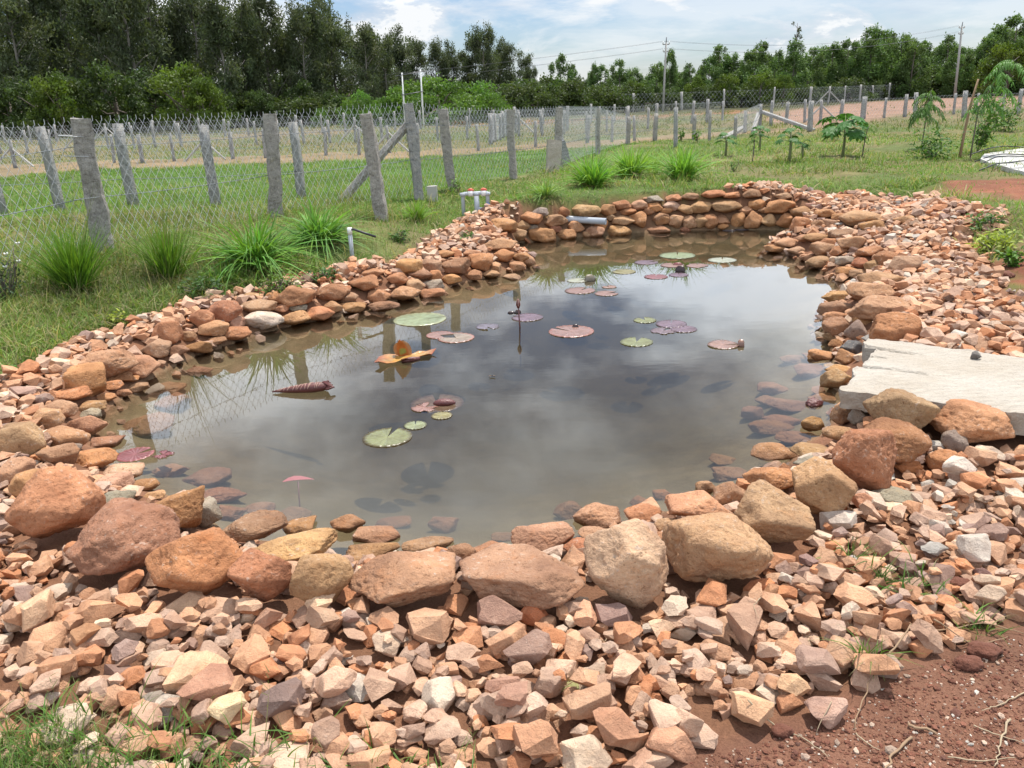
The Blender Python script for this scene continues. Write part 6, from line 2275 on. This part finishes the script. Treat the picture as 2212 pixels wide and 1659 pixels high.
stick([(1960, 1395), (1920, 1440), (1870, 1500), (1845, 1580)], .0045, 'twig', 'long brown bent twig running down from the gravel onto the red soil')
stick([(1960, 1393), (2040, 1368), (2120, 1358), (2212, 1372)], .004, 'twig', 'long brown twig curving right along the gravel edge')
stick([(2010, 1390), (2100, 1400), (2180, 1380)], .004, 'twig', 'short brown twig beside the curved one at the gravel edge')
stick([(1970, 1600), (1920, 1640), (1905, 1690)], .006, 'twig', 'brown stick pointing out of the bottom edge of the picture')
stick([(1950, 1570), (2000, 1580), (2030, 1598)], .007, 'twig', 'thick short knotted twig on the red soil')
stick([(2180, 1560), (2160, 1610), (2148, 1660)], .0045, 'straw', 'straight pale straw stalk at the lower right')
stick([(1612, 1570), (1680, 1580), (1740, 1600), (1790, 1640)], .0035, 'straw', 'thin pale straw curving over the soil below the gravel')
stick([(1800, 1510), (1790, 1560), (1760, 1590)], .003, 'straw', 'pale bent straw leaning on the lowest gravel stones')
stick([(1850, 1590), (1880, 1615), (1900, 1625)], .003, 'straw', 'short pale straw on the soil, left of the thick twig')
stick([(2100, 1570), (2160, 1595), (2212, 1610)], .003, 'straw', 'forked pale straw near the lower right corner')
stick([(2212, 1500), (2150, 1530), (2120, 1540)], .003, 'straw', 'thin straw lying at the right edge of the soil')
stick([(2050, 1640), (2120, 1650), (2190, 1640)], .003, 'straw', 'long thin straw along the bottom right edge')
stick([(1160, 1520), (1230, 1500), (1300, 1490)], .0035, 'twig', 'thin brown twig lying on the gravel over pale moss')
stick([(1330, 1265 + 60), (1310, 1390), (1290, 1420)], .0025, 'straw', 'thin pale root between gravel stones in mid foreground')
stick([(1640, 1330), (1622, 1365), (1634, 1400)], .0025, 'straw', 'short pale root on the gravel below the biggest block')
stick([(30, 1350), (90, 1335), (140, 1325)], .0025, 'straw', 'dry straw lying on the gravel near the left edge')
x, y, z = hit(1230, 1495)[0]
V, F = rock(55, 4, 5, 14, .25, 5)
tag(obj('moss_tuft', V * np.array((.042, .03, .016)), F, M['moss'], loc=(x, y, top(x, y) - .004)), 'pale yellow moss tuft between the gravel stones under the thin twig', 'moss')
for k, (u, v, w, lab) in enumerate(((2125, 1412, 76, 'dark red-brown clod of earth at the gravel edge, largest on the soil'), (1990, 1395, 60, 'reddish crumbly clod among the last gravel stones'), (2075, 1270, 60, 'rusty clod lying in the gravel near the right edge'),
                                    (2165, 600, 50, 'red earth clod at the far right edge of the gravel'), (1690, 1585, 50, 'low dark clod where straw meets the soil'), (2090, 1440, 60, 'flat dark stone lying on the soil just off the gravel'))):
    p, dep = hit(u, v)
    V, F = rock(140 + k, 4, 7, 12, .14, 3)
    o = tag(obj('earth_clod', V * np.array((1, .75, .5)) * w / FOC * dep / 2, F, M['clod'], loc=p + np.array((0, 0, .012))), lab, 'clod')


def grit():
    """small grains and crumbs on the bare soil"""
    r = np.random.default_rng(61)
    n = 12000
    u, v = r.uniform(1380, 2300, n), r.uniform(1330, 1760, n)
    P = np.array([hit_z(a, b, .22)[:2] for a, b in zip(u, v)])
    k = inside(SOILN, P[:, 0], P[:, 1])
    P = P[k]
    dd = -sdist(GRAVEL, P[:, 0], P[:, 1])
    D, F0 = ico(1)
    z = terr(P[:, 0], P[:, 1])
    m = len(P)
    s = r.lognormal(math.log(.0026), .55, m)
    V = (D[None] * s[:, None, None] * r.uniform(.7, 1.2, (m, 1, 3)) * (1 + .25 * r.normal(size=(m, len(D), 1))))
    V[:, :, 2] *= .7
    V = V + np.stack([P[:, 0], P[:, 1], z + s * .3], 1)[:, None]
    pal = np.array([(.24, .10, .065), (.30, .15, .10), (.55, .42, .33), (.62, .58, .52), (.16, .07, .05)])
    c = pal[r.choice(5, m, p=(.46, .28, .10, .03, .13))] * r.uniform(.7, 1.2, (m, 1))
    F = (F0[None] + (np.arange(m) * len(D))[:, None, None]).reshape(-1, 3)
    tag(obj('soil_grit', V.reshape(-1, 3), F, M['gravel'], smooth=False, col=np.repeat(c, len(D), 0)), kind='stuff')


grit()
